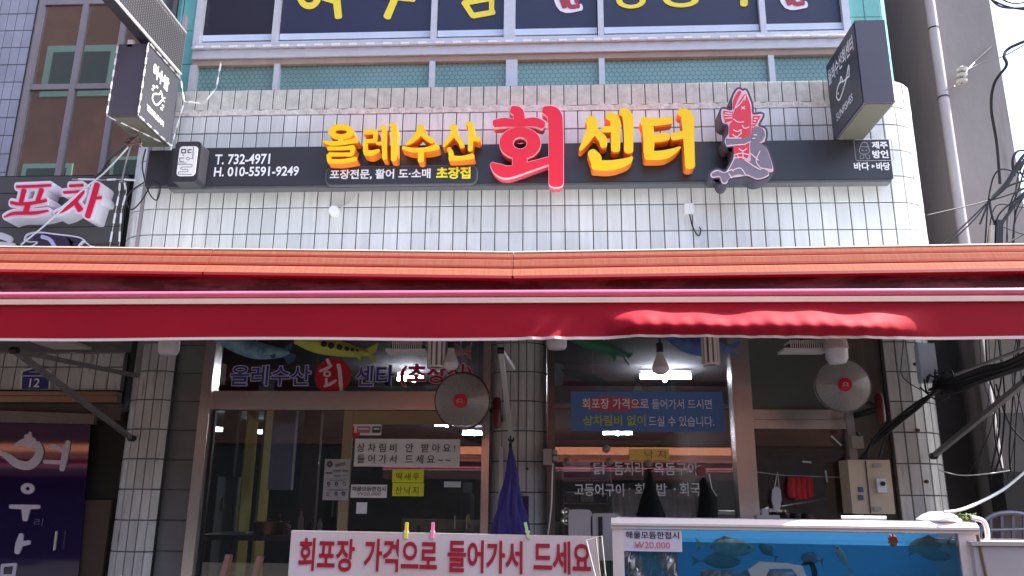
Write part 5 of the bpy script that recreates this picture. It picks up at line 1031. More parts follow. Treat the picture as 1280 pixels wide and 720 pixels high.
def tfish(u, v, z, L_, H_, m, label, ang=0, flip=1, cat='fish'):
    t = thing('fish', label, cat, TP(u, v, z)); mb = MB(); n = 12; K_ = 12
    for i in range(K_+1):
        s = i/K_; h = H_*(math.sin(math.pi*min(1, s*1.06+.03))**.75)*(1-.15*s)*.5+.002
        for k in range(n): a = 2*math.pi*k/n; mb.v.append((flip*(s-.5)*L_, math.cos(a)*h*.35, math.sin(a)*h)); 
    for i in range(K_):
        for k in range(n): mb.f.append((i*n+k, i*n+(k+1) % n, (i+1)*n+(k+1) % n, (i+1)*n+k)); mb.mi.append(0)
    mb.f += [tuple(range(n)), tuple(K_*n+k for k in range(n))]; mb.mi += [0, 0]
    R_ = Matrix.Translation(TP(u, v, z)) @ Matrix.Rotation(math.atan2(U.y, U.x), 4, 'Z') @ Matrix.Rotation(ang, 4, 'Y')
    def tr(mb): mb.v = [tuple(R_ @ Vector(p)) for p in mb.v]; return mb
    obj('fish_body', tr(mb), m, t, smooth=True)
    x = flip*.48*L_; mb = MB(); pts = [(x, 0), (x+flip*.22*L_, H_*.42), (x+flip*.15*L_, 0), (x+flip*.22*L_, -H_*.42)]; mb.prism([(p[0], -.003, p[1]) for p in pts], [(p[0], .003, p[1]) for p in pts]); obj('tail_fin', tr(mb), m, t)
    mb = MB(); pts = [(-.2*L_*flip, H_*.4), (.1*L_*flip, H_*.62), (.35*L_*flip, H_*.25)]; mb.prism([(p[0], -.002, p[1]) for p in pts], [(p[0], .002, p[1]) for p in pts]); obj('dorsal_fin', tr(mb), m, t)
    mb = MB(); mb.lathe([(0, -H_*.16), (.006, -H_*.15)], (-flip*.38*L_, 0, H_*.08), (0, 1, 0), 8); obj('eye', tr(mb), M_print_black, t); return t
def tu(px, py, v=.12):
    """u,z on the tank for a photo pixel at depth v behind the glass"""
    d = fwd*FPX+rgt*(px-640)+upv*(360-py); O = Vector((A0.x, A0.y, 0))-Nn*v
    # intersect ray (0,0,CAMZ)+d*s with vertical plane through O with normal Nn
    s = (O-Vector((0, 0, CAMZ))).dot(Nn)/d.dot(Nn); P = Vector((0, 0, CAMZ))+d*s; return (P-O).dot(U), P.z
M_f1 = mat('fish_olive', (160, 172, 150), .4, col2=(84, 96, 84), scale=30); M_f2 = mat('fish_dark', (70, 50, 60), .5)
for (px, py, L_, H_, m_, lab, ang, fl) in ((912, 684, .24, .085, M_f1, 'large pale olive fish near the top left of the tank', .05, -1), (900, 702, .2, .07, mat('fish_brown', (84, 90, 76), .5), 'dim olive fish below the large pale one', 0, -1), (959, 688, .09, .05, M_f2, 'small dark purple fish right of the large pale one', .7, 1), (1014, 699, .09, .06, M_f2, 'small dark fish near the middle bottom of the tank', .2, 1), (1054, 697, .12, .04, mat('fish_sand', (150, 150, 130), .5), 'slim sandy fish swimming head down in the tank middle', 1.1, 1), (1162, 683, .17, .08, mat('fish_greygreen', (100, 124, 124), .5), 'grey green fish in the right part of the tank', -.1, 1), (1170, 694, .16, .06, mat('fish_slate', (70, 92, 98), .5), 'slate grey fish under the grey green one', .1, -1)):
    u, z = tu(px, py); tfish(u, .12+random.uniform(0, .05), z, L_, H_, m_, lab, ang, fl)
u, z = tu(1112, 675); m = MB(); c = TP(u, .06, z); 
for k in range(9): a = 2*math.pi*k/9; m.tube([c, c+U*.022*math.cos(a)+Vector((0, 0, .03*math.sin(a)))], [.012, .005], 6)
m.lathe([(0, -.012), (.018, -.008), (.02, .01), (0, .012)], c, tuple(Nn), 12); obj('starfish', m, mat('starfish_orange', (190, 96, 60), .6), smooth=True, label='small orange starfish stuck high on the tank glass', cat='starfish')
# price tag on the glass
def tquad(px0, py0, px1, py1, v=-.004): u0, z1_ = tu(px0, py0, v); u1, z0_ = tu(px1, py1, v); return u0, u1, z0_, z1_
pt = thing('price_tag', 'white price tag stuck on the upper left of the fish tank', 'price tag', TP(.1, 0, 1.3)); u0, u1, z0_, z1_ = tquad(779, 662, 853, 690)
tbox('card', u0, u1, -.0045, -.002, z0_, z1_, mat('tag_white', (206, 196, 208), .6), pt)
def ttext(body, px0, py0, px1, py1, m, bold):
    u0, u1, z0_, z1_ = tquad(px0, py0, px1, py1, -.006); o = TP(u0, -.006, z0_); text3('tag_lettering', body, m, pt, o, U*(u1-u0), (0, 0, z1_-z0_), bold)
ttext('해물모듬한접시', 782, 664, 849, 674, M_print_black, .014); ttext('W20,000', 793, 677, 838, 687, mat('tag_pink', (206, 80, 90), .5), .0)
for yy in (680.5, 683): u0, u1, z0_, z1_ = tquad(792, yy, 801, yy+.7, -.006); tbox('strike_line', u0, u1, -.0078, -.0065, z0_, z1_, _mats['tag_pink'], pt)
# crumpled clear bags hung in the tank
def crumple(px0, py0, px1, py1, v, m, label, amp, cat='bag', name='plastic_bag', seed=1):
    rng = random.Random(seed); u0, z1_ = tu(px0, py0, v); u1, z0_ = tu(px1, py1, v); n, k = 26, 14; mb = MB(); vs = []
    for i in range(n+1):
        for j in range(k+1):
            s, q = i/n, j/k; top_ = 1-.25*abs(math.sin(s*3.1+seed))*(1-q); vs.append(tuple(TP(u0+(u1-u0)*s, v+rng.uniform(0, amp)+amp*math.sin(s*9+q*4), z0_+(z1_-z0_)*q*top_)))
    mb.add(vs, [(i*(k+1)+j, (i+1)*(k+1)+j, (i+1)*(k+1)+j+1, i*(k+1)+j+1) for i in range(n) for j in range(k)]); return obj(name, mb, m, None, label=label, cat=cat)
crumple(781, 690, 850, 760, .02, mat('silver_bag', (176, 178, 180), .22, .4), 'crumpled silvery plastic bag below the price tag', .02)
crumple(876, 712, 1010, 770, .025, mat('clear_bag', (140, 150, 156), .25, .3), 'crumpled clear plastic sheet along the tank bottom edge', .012, seed=3)
u, z = tu(975, 706, .03); c = TP(u, .03, z); m = MB(); pts = [(935, 712), (950, 702), (985, 704), (1003, 708), (1010, 724), (1000, 724), (990, 711), (962, 711), (956, 724), (940, 724)]
def tpt(px, py, v): u, z = tu(px, py, v); return TP(u, v, z)
m.prism([tpt(x, y, .0195) for x, y in pts], [tpt(x, y, .0195)+(-Nn)*.03 for x, y in pts]); obj('white_filter_box', m, M_white, label='white curved filter box rim at the tank bottom', cat='filter')
m = MB()
for k in range(3): m.tube(catmull([tuple(tpt(x+k*2.5, y, .03)) for x, y in ((1002, 706), (1010, 703), (1015, 712), (1016, 724))], 5), .004, 6)
obj('black_hose', m, M_wire, smooth=True, label='curled black hose beside the white filter box', cat='hose')
# things on top of the tank
def top_pt(px, py, v=.08): u, z = tu(px, py, v); return TP(u, v, zt2)
c = top_pt(1174, 652, .10); m = MB(); m.lathe([(0, .045), (.04, .043), (.075, .028), (.10, .008), (.10, 0.001), (0, 0.001)], c, n=28); obj('plastic_cover', m, M_white, smooth=True, label='white domed plastic lid lying on the right end of the tank', cat='lid')
cable([(1180, 640, 3.95), (1205, 636, 4.0), (1240, 620, 4.3), (1262, 606, 4.6), (1290, 582, 5.0)], 4., .0075, 'thin white hose rising right from the tank lid', M_wire_w, 'white_hose', 'hose')
cable([(1172, 587, 5.45), (1200, 594, 5.4), (1235, 592, 5.4), (1262, 588, 5.5)], 5.4, .004, 'thin white wire sagging right of the pillar', M_wire_w)
c0, c1_ = top_pt(1052, 651), top_pt(1108, 651); m = MB(); m.tube([c0+Vector((0, 0, .012)), c1_+Vector((0, 0, .012))], .010, 8); obj('white_rod', m, M_white, label='white rod lying along the tank top', cat='rod')
c0 = top_pt(962, 650); m = MB(); m.box(c0.x-.06, c0.x+.05, c0.y, c0.y+.06, zt2, zt2+.02); m.box(c0.x-.03, c0.x, c0.y+.01, c0.y+.04, zt2+.02, zt2+.05); obj('air_pump', m, mat('pump_grey', (120, 116, 118), .5), label='small grey air pump on the tank top before the brown board', cat='pump')
gm = MB(); rg_ = random.Random(4)
for k in range(90):
    c = top_pt(1206+rg_.uniform(-14, 14), 651, .06+rg_.uniform(-.03, .05))+Vector((0, 0, rg_.uniform(.002, .035))); a = rg_.uniform(0, 6.28); s = rg_.uniform(.008, .018); d = Vector((math.cos(a), math.sin(a), rg_.uniform(-.3, .8)))*s; e = Vector((-math.sin(a), math.cos(a), .3))*s*.4
    gm.add([c-d, c+e, c+d, c-e], [(0, 1, 2, 3)])
obj('green_weed', gm, mat('weed_green', (92, 106, 52), .7, var=.3, scale=30), kind='stuff', label='bit of green weed on the tank corner', cat='weed', fixn=False)
e0 = TP(LN+.01, .03, zt2-.01); m = MB(); m.tube(catmull([tuple(e0+Vector((-.02, 0, .03))), tuple(e0+Vector((.03, -.01, .01))), tuple(e0+Vector((.035, -.01, -.06))), tuple(e0+Vector((.005, -.01, -.09)))], 5), .011, 8); obj('hose_hook', m, M_white, smooth=True, label='pale hose hooked over the right corner of the tank', cat='hose')
cable([(1222, 668, 3.9), (1228, 700, 3.9), (1236, 735, 3.9)], 3.9, .008, 'brown cord hanging down the right side of the tank', mat('cord_brown', (110, 84, 66), .6))

# ================================================================== LEFT NEIGHBOUR
M_purp = mat('left_wall_tile', (176, 175, 192), .35, var=.2, scale=4, rnd=.1)
ln = thing('left_upper_wall', 'recessed grey tiled wall beside the tall windows at upper left', 'wall', (-6, 7.2, 3))
YN = 7.25
tiled(ln, [('L', (-6.10, YN), (-5.50, YN))], [(3.05+i*VP, 3.05+(i+1)*VP, None) for i in range(24)], .1, M_purp, lambda r, c: True)
box_('wall_core', -12, -3.23, YN+.30, YN+.5, 2.6, 8, M_concrete, ln); box_('wall_core', -12, -5.44, YN+.02, YN+.28, 2.6, 8, M_concrete, ln)
lw = thing('tall_window', 'tall aluminium window with four panes tinted with a brown reflection at upper left', 'window', (-4.6, YN, 3.2))
wx = [-5.42, -4.94, -4.50, -3.98]; zc = W(89, 106, 7.2).z
for i, x in enumerate(wx): box_('mullion', x-.03, x+.03, YN-.03+.003*i, YN+.04, 2.7, 8, M_alu_dark, lw)
for z in (zc, 6.63, 4.3): box_('transom_bar', wx[0], 3.1*-1, YN-.02, YN+.035, z-.03, z+.03, M_alu_dark, lw)
M_wg = glassmat('brown_reflection_glass', (.35, .32, .30), 2.9, 1.0, (112, 98, 90), .6)  # brown of the mirrored brick wall is mixed into the glass colour
for i in range(3):
    for z0_, z1_ in ((2.7, 4.27), (4.33, zc-.03), (zc+.03, 6.6), (6.66, 8)): box_('pane', wx[i]+.03, wx[i+1]-.03, YN, YN+.006, z0_, z1_, M_wg, lw)
box_('reveal', -5.40, -3.24, YN+.27, YN+.29, 2.7, 8, mat('dim_room', (70, 58, 52), .9, var=.3), lw)
M_gr = mat('pale_green_frame', (160, 206, 186), .6)
box_('side_return', -3.26, -3.235, 5.7, YN, 2.6, 7.4, _mats['block_render'], ln)
# pocha sign
PS = thing('bar_sign', 'dark slatted sign with raised red and white Korean letters at the left edge', 'sign', (-3.9, 5.62, 3.3))
q = rect(-20, 232, 158, 320, 5.6); 
for i in range(5):
    z0_ = 3.22+i*.14; box_('slat', -4.9, W(154, 260, 5.6).x, 5.6, 5.64, z0_+.003, z0_+.137, mat('slate_sign', (84, 82, 84), .5, var=.12, scale=3), PS)
box_('dark_back', -4.9, -3.10, 5.66, 5.70, 3.2, 3.95, M_dark, PS)
C = pxmap(0, 210, 7.11)
M_pw = mat('letter_white_body', (232, 226, 236), .4); M_pr = mat('letter_crimson', (206, 20, 62), .4)
P1 = [[(145, 165, 20), (300, 160, 22), (450, 152, 20)], [(212, 195, 42), (185, 300, 36)], [(368, 190, 40), (332, 290, 36)], [(95, 305, 26), (180, 318, 26), (300, 308, 26), (410, 286, 24)], [(250, 315, 46), (222, 400, 46)], [(35, 435, 8), (120, 402, 26), (300, 398, 28), (425, 378, 14)]]
P2 = [[(618, 158, 22), (735, 152, 22)], [(565, 216, 20), (650, 212, 20), (745, 202, 20)], [(735, 215, 26), (660, 300, 34), (570, 370, 26), (490, 405, 10)], [(668, 305, 40), (712, 370, 54)], [(862, 142, 48), (820, 290, 50), (776, 432, 48)], [(845, 268, 22), (895, 262, 24)]]
for P_ in (P1, P2):
    o = glyph('letter_body', P_, C, 5.44, 5.598, [M_pw]*2, PS, grow=28, jitter=.001); glyph('letter_rim', P_, C, 5.435, 5.439, [mat('letter_pink_rim', (244, 190, 214), .5)]*2, o, grow=9, jitter=.00008); glyph('letter_face', P_, C, 5.428, 5.434, [M_pr]*2, o, jitter=.00008)
glyph('drawing', [line([(215, 640), (240, 590), (340, 570), (500, 588), (700, 615), (760, 660), (800, 690), (840, 700)], 12), line([(215, 640), (260, 655), (330, 660), (250, 710)], 10), line([(700, 690), (740, 650)], 20)], C, 5.585, 5.599, [M_pw]*2, PS, jitter=.0002)
glyph('drawing', [line([(300, 620), (420, 605), (560, 625), (680, 640), (640, 700)], 40), line([(300, 660), (420, 680), (600, 670)], 60)], C, 5.592, 5.599, [mat('drawing_violet', (58, 48, 76), .5)]*2, PS, jitter=.0002)
glyph('drawing', [line([(370, 610), (440, 635), (490, 710)], 34)], C, 5.586, 5.599, [mat('drawing_lilac', (196, 186, 232), .5)]*2, PS)
glyph('drawing', [line([(0, 600), (60, 620), (90, 640)], 60), line([(0, 680), (120, 690)], 50)], C, 5.584, 5.599, [mat('drawing_grey', (206, 204, 210), .5)]*2, PS, jitter=.0003)
st2 = thing('fairy_light_string', 'white light string hanging down the right end of the slatted sign', 'light string', W(150, 300, 5.58))
for pts in (((150, 226), (149, 242), (145, 262), (141, 285), (137, 308)), ((155, 226), (158, 240), (152, 262), (150, 285), (149, 308)), ((90, 224), (130, 225), (150, 224), (178, 226))):
    P_ = [W(x, y, 5.57) for x, y in pts]; m = MB(); m.tube(P_, .0025, 4); obj('cable', m, M_wire_w, st2)
    for a_, b_ in zip(P_, P_[1:]): m = MB(); m.tube([a_.lerp(b_, .2), a_.lerp(b_, .75)], .008, 5); obj('light_module', m, M_white, st2)
# spiral stay wire and tangled brackets between the signs
cable([(26, 306, 5.3), (60, 278, 5.3), (100, 240, 5.3), (130, 216, 5.3), (160, 184, 5.1)], 5.3, .006, 'pale stay wire slanting in front of the bar sign', mat('stay_grey', (190, 190, 200), .5))
cable([(118, 222, 5.2), (128, 214, 5.2), (136, 200, 5.2), (150, 188, 5.15), (163, 178, 5.1)], 5.2, .010, 'thick dark cable running up to the left projecting sign')
cable([(152, 228, 5.3), (157, 205, 5.3), (163, 185, 5.2), (168, 176, 5.1)], 5.2, .006, 'thin grey wire rising to the left projecting sign', M_galv)
m = MB(); rg_ = random.Random(2)
for k in range(7):
    c = W(165, 176, 5.1); P_ = [tuple(c+Vector((rg_.uniform(-.06, .06), rg_.uniform(-.03, .03), rg_.uniform(-.04, .04)))) for _ in range(5)]; m.tube(catmull(P_, 4), .006, 5)
obj('wire_tangle', m, mat('wire_rust', (96, 76, 72), .7), label='tangle of wires under the left projecting sign', cat='wires')
for i, P_ in enumerate((((182, 186), (178, 210), (186, 240), (196, 250), (200, 232), (190, 225)), ((188, 232), (176, 252), (164, 262), (158, 250), (165, 238), (180, 228)))):
    cable([(x, y, 5.4) for x, y in P_], 5.4, .005, ['black wire loop hanging under the left end of the long sign', 'second black wire loop left of the tiled wall corner'][i])
box_('corner_post', W(180, 250, 5.52).x-.012, W(180, 250, 5.52).x+.012, 5.50, 5.53, 3.2, 4.15, M_alu_dark, None, label='thin grey metal post at the left corner of the tiled wall', cat='post')
box_('dark_board', W(184, 210, 5.4).x, W(218, 210, 5.4).x, 5.40, 5.46, W(200, 232, 5.4).z, W(200, 188, 5.4).z, M_black, None, label='plain black panel between the logo box and the left projecting sign', cat='panel')
# left ground floor
lg = thing('left_lower_wall', 'tiled lintel with aluminium shutter rail over the purple window', 'wall', (-3.6, 5.5, 2.2))
zt_l, zb_l = W(60, 441, 5.5).z, W(60, 488, 5.5).z
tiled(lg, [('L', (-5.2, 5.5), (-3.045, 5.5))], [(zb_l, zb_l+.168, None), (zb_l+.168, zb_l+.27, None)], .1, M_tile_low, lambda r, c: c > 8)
box_('shutter_rail', -5.2, -3.045, 5.46, 5.54, zb_l-.04, zb_l-.012, mat('bronze_rail', (150, 134, 116), .3, .7, var=.2), lg); box_('shutter_rail', -5.2, -3.045, 5.48, 5.54, zb_l-.085, zb_l-.042, _mats['bronze_rail'], lg)
box_('dark_lintel', -5.2, -3.045, 5.56, 5.62, zb_l-.20, zb_l-.087, mat('brown_lintel', (84, 74, 68), .6, var=.2), lg)
zz = zb_l-.20
m = MB(); m.add([(-5.2, 5.50, zb_l-.10), (-3.2, 5.50, zb_l-.165), (-3.2, 5.50, zb_l-.235), (-5.2, 5.50, zb_l-.20), (-5.2, 5.54, zb_l-.10), (-3.2, 5.54, zb_l-.165), (-3.2, 5.54, zb_l-.235), (-5.2, 5.54, zb_l-.20)], [(0, 1, 2, 3), (4, 7, 6, 5), (0, 4, 5, 1), (1, 5, 6, 2), (2, 6, 7, 3), (3, 7, 4, 0)]); obj('leaning_rail', m, mat('grey_rail', (120, 108, 104), .5, .3, var=.2), lg)
bn = thing('purple_banner', 'deep purple window banner with white fox and Korean letters at lower left', 'banner', (-3.6, 5.54, .9))
xr = W(105, 620, 5.54).x
M_pb = mat('banner_purple', (30, 11, 60), .04, spec=.9); m = MB(); m.add([(-5.2, 5.545, .5), (-3.15, 5.545, .5), (-3.25, 5.545, 2.07), (-5.2, 5.545, 2.09), (-5.2, 5.555, .5), (-3.15, 5.555, .5), (-3.25, 5.555, 2.07), (-5.2, 5.555, 2.09)], [(0, 1, 2, 3), (4, 7, 6, 5), (0, 4, 5, 1), (1, 5, 6, 2), (2, 6, 7, 3), (3, 7, 4, 0)]); obj('sheet', m, M_pb, bn)
G = pxmap(0, 540, 4.); M_bl = mat('banner_lettering_white', (196, 184, 200), .5)
glyph('fox_letter', [[(0, 102, 22), (40, 125, 36), (85, 158, 42), (140, 168, 44), (180, 140, 44), (198, 95, 40), (180, 60, 40)], [(75, 66, 14), (120, 52, 40), (165, 55, 56)], [(142, 45, 44), (150, 2, 12)], [(125, 25, 14), (130, 12, 6)]], G, 5.536, 5.544, [M_bl]*2, bn, jitter=.0004)
glyph('letter', [[(258, 70, 22), (290, 78, 20), (325, 100, 24)], [(220, 148, 20), (300, 152, 22)], [(340, 48, 22), (325, 110, 32), (308, 190, 24)]], G, 5.536, 5.544, [M_bl]*2, bn, jitter=.0004)
glyph('letter', [[(50, 373, 20), (125, 375, 24), (195, 374, 20)], [(128, 378, 46), (124, 440, 24)]], G, 5.536, 5.544, [M_bl]*2, bn, rings=[(137, 283, 34, 28, 11, 9)], jitter=.0004)
glyph('letter', [[(105, 512, 20), (95, 560, 36), (84, 604, 26)], [(105, 560, 26), (145, 552, 22)], [(8, 668, 16), (75, 662, 16)], [(75, 662, 16), (66, 718, 16)], [(10, 668, 14), (6, 716, 14)], [(4, 718, 16), (68, 720, 16)]], G, 5.536, 5.544, [M_bl]*2, bn, jitter=.0004)
textpx('lettering', '리', mat('banner_lilac_print', (92, 78, 128), .5), bn, 42, 648, 53, 658, 5.537, -.004)
m = MB(); m.tube([W(71, 664, 5.5), W(68, 688, 5.5)], .008, 8); obj('door_handle', m, M_steel, bn)
box_('doorway', -3.3, -3.03, 5.62, 5.66, .12, 2.1, mat('dark_doorway', (34, 30, 26), .8), None, label='dark doorway between the purple banner and the left pillar', cat='doorway'); box_('doorway_kick', -3.26, -3.04, 5.58, 5.61, .12, W(120, 625, 5.58).z, mat('brown_kick', (74, 58, 46), .8), None, label='brown kick panel low in the dark doorway', cat='panel')
box_('left_shop_body', -12, -3.24, 5.8, YN, 0, 2.56, M_dark, None, label='dark body of the neighbouring bar behind the purple banner', cat='building')
cn = thing('canopy_slab', 'grey concrete canopy with a square ceiling lamp over the left bar', 'canopy', (-4, 5.3, 2.53))
box_('slab', -5.3, -3.0, 4.95, 5.498, W(60, 441, 5.49).z+.005, 2.75, mat('canopy_grey', (110, 104, 104), .9, var=.3, scale=5), cn)
z = W(60, 441, 5.49).z; box_('square_lamp', W(48, 432, 5.1).x, W(95, 432, 5.1).x, 5.02, 5.28, z-.015, z+.003, mat('lamp_frame', (190, 180, 170), .5), cn)
rcs = [(-12, 2.7), ]
# address plate
ap = thing('house_number_plate', 'blue house number plate with the number 12', 'sign', W(45, 488, 5.48))
def apoly(name, pts, y, m, par): mb = MB(); mb.prism([W(*p, y) for p in pts], [W(*p, y)+Vector((0, .003, 0)) for p in pts]); return obj(name, mb, m, par)
apoly('plate_rim', [(25, 486), (26.5, 463), (34, 461), (45, 457.5), (56, 461), (64, 463), (62, 486)], 5.482, M_paper, ap); apoly('plate', [(27, 486), (28.3, 465), (35, 463), (45, 460), (55, 463), (61.5, 465), (60, 486)], 5.478, mat('plate_blue', (40, 48, 120), .4), ap)
textpx('number', '12', M_print_white, ap, 36, 473, 49, 484, 5.475, .01); q = rect(29, 469.5, 60, 470.3, 5.476); box_('line', q[0], q[1], 5.475, 5.477, q[2], q[3], M_print_white, ap); q = rect(37, 464, 51, 466, 5.476); box_('line', q[0], q[1], 5.475, 5.477, q[2], q[3], M_pg, ap)

# ================================================================== RIGHT NEIGHBOUR
YR = 6.4
rbg = thing('concrete_building', 'plain grey concrete building rising on the right', 'building', (3.6, 8, 0))
box_('wall', 3.36, 3.90, YR, 14, 0, 9, M_concrete, rbg); box_('stair_wall', 3.91, 6.5, YR+.6, 14, 0, 3.9, M_concrete, rbg)
box_('lower_facing', 3.34, 3.91, YR-.012, YR-.001, 0, 2.2, mat('darker_concrete', (112, 108, 108), .9, var=.3, scale=2), rbg)  # thin sheet over the lower front wall in a darker concrete colour
box_('dark_recess', 2.9, 3.33, YR+1.5, YR+1.6, 0, 9, mat('alley_end', (92, 88, 80), .9, var=.2), rbg)
dp = thing('drain_pipe', 'long white drain pipe running down the corner of the concrete building', 'pipe', (3.35, YR-.06, 1.75))
m = MB(); m.tube([(3.35, YR-.06, 1.78), (3.35, YR-.06, 9)], .042, 14); obj('pipe', m, mat('pipe_white', (186, 180, 182), .5, var=.15, scale=8, stretch=(1, 1, .3)), dp, smooth=True)
for py in (37, 123): c = W(1160, py, YR-.06); m = MB(); m.lathe([(.046, 0), (.046, .012)], (3.35, YR-.06, c.z), n=14); obj('clamp', m, M_wire, dp)
m = MB(); m.tube([(3.35, YR-.10, W(1175, 120, YR).z), (3.46, YR-.05, W(1175, 120, YR).z+.06)], .008, 6); obj('clamp_arm', m, M_galv, dp)
# insulator on the building corner
t = thing('insulator', 'white insulators on a small bracket high on the concrete building', 'insulator', W(1205, 98, YR-.1))
c = W(1204, 94, YR-.1)
for k in range(3): m = MB(); m.lathe([(.01, -.025), (.04, -.02), (.045, 0), (.02, .012), (.015, .02)], c+Vector((.008*k-.02, 0, .055*k-.05)), n=16); obj('bell', m, mat('glazed_white', (200, 196, 190), .3), t, smooth=True)
m = MB(); m.tube([c, W(1218, 78, YR-.02), W(1240, 58, YR-.02)], .007, 6); obj('bracket', m, M_galv, t)
cable([(1204, 90, 6.3), (1225, 80, 6.3), (1255, 70, 6.2), (1290, 50, 6.0)], 6.2, .005, 'thin wire from the insulator to the upper right sky', M_galv)
cable([(1290, 48, 5.8), (1262, 60, 5.9), (1255, 70, 5.9), (1258, 82, 5.9), (1243, 104, 6.0), (1239, 135, 6.1), (1246, 180, 6.2), (1250, 230, 6.25)], 6, .012, 'thick dark cable curling down over the building edge')
for i, P_ in enumerate((((1235, -5), (1250, 8), (1275, 10), (1300, 6)), ((1245, -5), (1268, 4), (1300, -2)), ((1236, -2), (1262, 9), (1300, 14)))): cable([(x, y, 5.5) for x, y in P_], 5.5, .007, ['black overhead wire loop at the top right corner', 'short black overhead wire at the top right corner', 'lowest black overhead wire at the top right corner'][i])
hub = (1237, 250)
W_ = [((1155, 270), (1190, 262), (1220, 255), hub), (hub, (1215, 272), (1185, 300), (1165, 315)), (hub, (1220, 272), (1200, 292), (1175, 315)), (hub, (1232, 262), (1225, 280)), (hub, (1239, 265), (1244, 282), (1248, 300)), (hub, (1255, 235), (1272, 210), (1295, 188)), (hub, (1258, 228), (1275, 200), (1295, 178)), (hub, (1262, 232), (1295, 222)), ((1240, 250), (1265, 242), (1295, 230)), ((1248, 305), (1250, 285), (1262, 265), (1290, 230)), ((1258, 305), (1275, 295), (1295, 285)), ((1268, 220), (1266, 200), (1274, 188), (1295, 190)), ((1262, 262), (1272, 240), (1282, 205))]
LB = ['wire running left from the cable knot to the tiled corner', 'lower wire dropping left from the cable knot', 'second wire dropping left from the cable knot', 'short stub wire below the cable knot', 'wire dropping to the black bracket below the knot', 'thick cable rising right from the knot', 'upper cable rising right from the knot', 'thin cable right of the knot', 'slack wire right of the knot', 'black cable rising from the bracket to the right edge', 'short cable leaving low at the right edge', 'looped cable over the building edge at mid height', 'thin cable crossing the bundle at the right edge']
for i, P_ in enumerate(W_): cable([(x, y, 5.9) for x, y in P_], 5.9, [.005, .006, .005, .007, .008, .016, .012, .008, .006, .013, .007, .010, .006][i], LB[i])
t = thing('cable_bracket', 'black bracket with tied cables standing above the awning at right', 'bracket', W(1248, 304, 5.9)); m = MB(); m.beam(W(1247, 312, 5.9), W(1248, 276, 5.9), .05, .05); obj('bracket_post', m, M_wire, t); m = MB(); m.beam(W(1239, 305, 5.9), W(1240, 282, 5.9), .03, .03); obj('white_clip', m, _mats['socket_grey'], t)
rw_ = random.Random(21)
for i in range(9):
    x0 = 1228+rw_.uniform(0, 40); y0 = 195+rw_.uniform(0, 90); y1 = y0+rw_.uniform(-60, 40)
    cable([(x0, 312, 6.0), (x0+rw_.uniform(-4, 8), y0+30, 6.0), (x0+12+rw_.uniform(-4, 10), y0, 5.95), (1275, (y0+y1)/2, 5.9), (1300, y1, 5.9)], 6, rw_.choice((.003, .004, .006)), 'thin slack wire in the tangle over the right end of the awning', group='slack wires over the right end of the awning')
q = rect(1153, 429, 1168, 478, 5.36); box_('cable_duct', q[0], q[1], 5.36, 5.42, q[2], q[3], mat('duct_blue_white', (196, 208, 226), .4), None, label='pale bluish cable duct on the head of the right pillar', cat='duct')
for i in range(7):
    x0 = 1215+rw_.uniform(0, 60)
    cable([(x0, 422, 6.1), (x0+rw_.uniform(-8, 8), 470, 6.1), (x0+rw_.uniform(-12, 16), 530, 6.1), (x0+rw_.uniform(-18, 24), 600, 6.1)], 6, rw_.choice((.003, .004, .006)), 'thin hanging wire under the awning before the grey wall at right', group='hanging wires before the grey wall at right')
# lower right alley
for i in range(5):
    cable([(1168, 478+i*2, 5.35), (1195, 474+i*3-2*math.sin(i), 5.2), (1225, 462+i*3.5, 5.1), (1258, 455+i*2.5, 5.0), (1295, 436+i*4, 4.9)], 5.1, .016 if i % 2 else .020, ['topmost', 'second', 'third', 'fourth', 'lowest'][i]+' black cable of the thick bundle right of the corner pillar')
m = MB(); m.tube([W(1195, 468, 5.15), W(1295, 430, 4.8)], .010, 8); obj('bundle_rod', m, M_galv, label='thin steel rod above the cable bundle', cat='rod')
m = MB(); rg_ = random.Random(9)
for k in range(10):
    c = W(1175+rg_.uniform(-8, 12), 480+rg_.uniform(-10, 18), 5.3); P_ = [tuple(c+Vector((rg_.uniform(-.09, .09), rg_.uniform(-.03, .03), rg_.uniform(-.07, .07)))) for _ in range(4)]; m.tube(catmull(P_, 4), .006, 5)
obj('wire_knot', m, M_wire, label='knot of black wires on the edge of the corner pillar', cat='wires')
for i, P_ in enumerate((((1232, 425), (1236, 470), (1250, 520), (1240, 585)), ((1250, 425), (1256, 500), (1252, 560), (1244, 590)), ((1275, 425), (1268, 480), (1262, 560), (1265, 600)), ((1245, 480), (1262, 530), (1290, 560)))): cable([(x, y, 6.2) for x, y in P_], 6.2, .007, ['leftmost', 'second', 'third', 'slanting'][i]+' thin black wire on the grey wall below the awning at right')
box_('blind_door', 2.90, 3.30, YR+.2, YR+.24, 0, 3.3, mat('alley_dark_door', (58, 58, 62), .6, var=.2, scale=2), None, label='dark grey door panel in the alley behind the corner pillar', cat='door')
q = rect(1222, 440, 1300, 590, YR-.02)
box_('meter_box', *rect(1255, 590, 1285, 640, 6.2)[:2], 6.15, 6.35, *rect(1255, 590, 1285, 640, 6.2)[2:], mat('dark_box', (52, 50, 50), .6), None, label='dark meter box on the wall behind the metal chair', cat='meter box')
ch = thing('metal_chair', 'grey metal chair back with upright bars behind the tank', 'chair', (W(1262, 672, 4.4).x, 4.4, 0))
M_ch = mat('chair_grey', (120, 118, 128), .4, .5)
P_ = [(1224, 700), (1226, 660), (1240, 645), (1262, 641), (1284, 645), (1300, 660), (1302, 700)]
m = MB(); m.tube(catmull([tuple(W(x, y, 4.4)) for x, y in P_], 5), .012, 8); obj('back_frame', m, M_ch, ch, smooth=True)
m = MB(); m.tube([W(1227, 663, 4.4), W(1300, 661, 4.4)], .008, 8); obj('cross_bar', m, M_ch, ch)
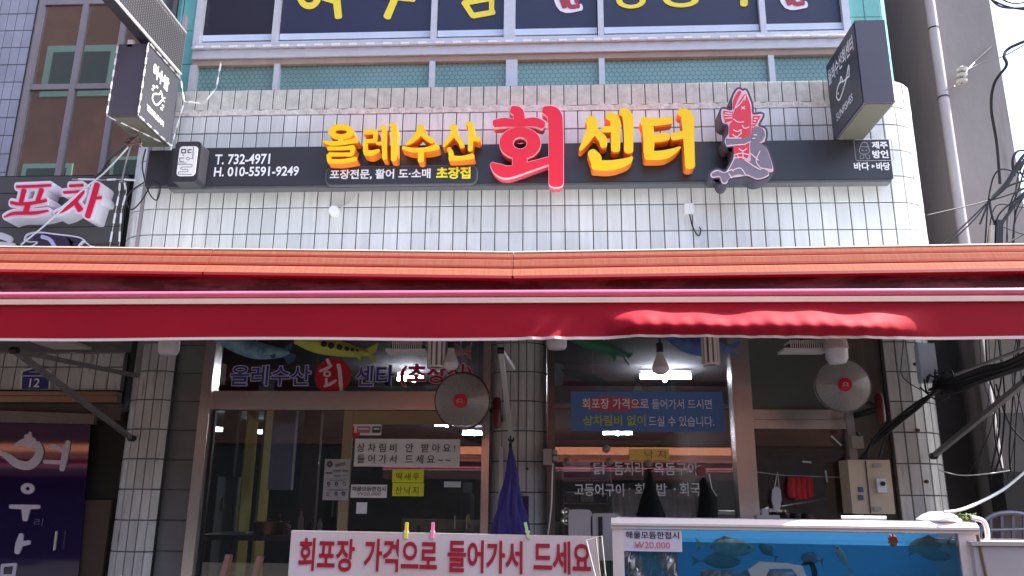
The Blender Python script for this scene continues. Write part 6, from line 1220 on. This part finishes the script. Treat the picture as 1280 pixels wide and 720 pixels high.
for px in (1238, 1252, 1266, 1280): m = MB(); m.beam(W(px, 645, 4.4), W(px, 700, 4.4), .014, .012); obj('back_slat', m, M_ch, ch)
c = W(1262, 720, 4.4); box_('seat', c.x-.2, c.x+.2, 3.98, 4.4, .44, .47, M_ch, ch)
for dx in (-.18, .18):
    for y in (4.0, 4.38): m = MB(); m.tube([(c.x+dx, y, 0), (c.x+dx, y, 1.2 if y > 4.1 else .45)], .012, 8); obj('leg', m, M_ch, ch)
q = rect(1224, 678, 1330, 740, 3.9); cb = thing('counter_box', 'pale grey counter box right of the fish tank', 'counter', ((q[0]+q[1])/2, 4.0, 0)); box_('counter_body', q[0], q[1], 3.9, 4.3, 0, q[3]-.02, mat('pale_counter', (168, 158, 160), .5, var=.1), cb); box_('counter_top', q[0]-.01, q[1]+.01, 3.89, 4.31, q[3]-.018, q[3], _mats['pale_counter'], cb)
# ================================================================== OPPOSITE SIDE OF THE STREET (seen in reflections)
ob = thing('opposite_building', 'row of brown shops on the far side of the street seen mirrored in the glass', 'building', (0, YO-1, 0))
M_br = mat('brown_brick', (104, 72, 60), .9, var=.3, scale=3)
box_('wall', -24, 24, YO-3, YO-.3, 2.9, 7.5, M_br, ob); box_('shopfront', -24, 24, YO-.6, YO-.4, 0, 2.9, mat('opp_dark', (40, 38, 38), .5), ob)
box_('tall_wall', -40, -8.2, YO-3.2, YO-.32, 2.9, 21, mat('opp_tall_brick', (150, 104, 88), .9, var=.25, scale=2), ob)
for (a_, b_, c_, d_) in ((50, 57, 150, 122), (20, 205, 92, 262), (133, 196, 190, 250), (150, -40, 240, 20)):
    Vm = 2*YN-(YO-.32); a, b, c, d = rect(a_, b_, c_, d_, Vm); w0 = box_('window', a, b, YO-.32, YO-.26, c, d, M_gr, ob); t_h = (b-a)*.10; box_('pane', a+t_h, b-t_h, YO-.26, YO-.24, c+t_h, d-t_h, mat('deep_green', (48, 84, 78), .4), w0)
for i in range(3, 10):
    x = -20+4.4*i; w0 = box_('window', x-1.0, x+1.0, YO-.3, YO-.26, 4.2, 6.0, M_gr, ob); box_('pane', x-.88, x+.88, YO-.26, YO-.24, 4.32, 5.88, mat('deep_green', (48, 84, 78), .4), w0)
bpy.data.objects.remove(_to);
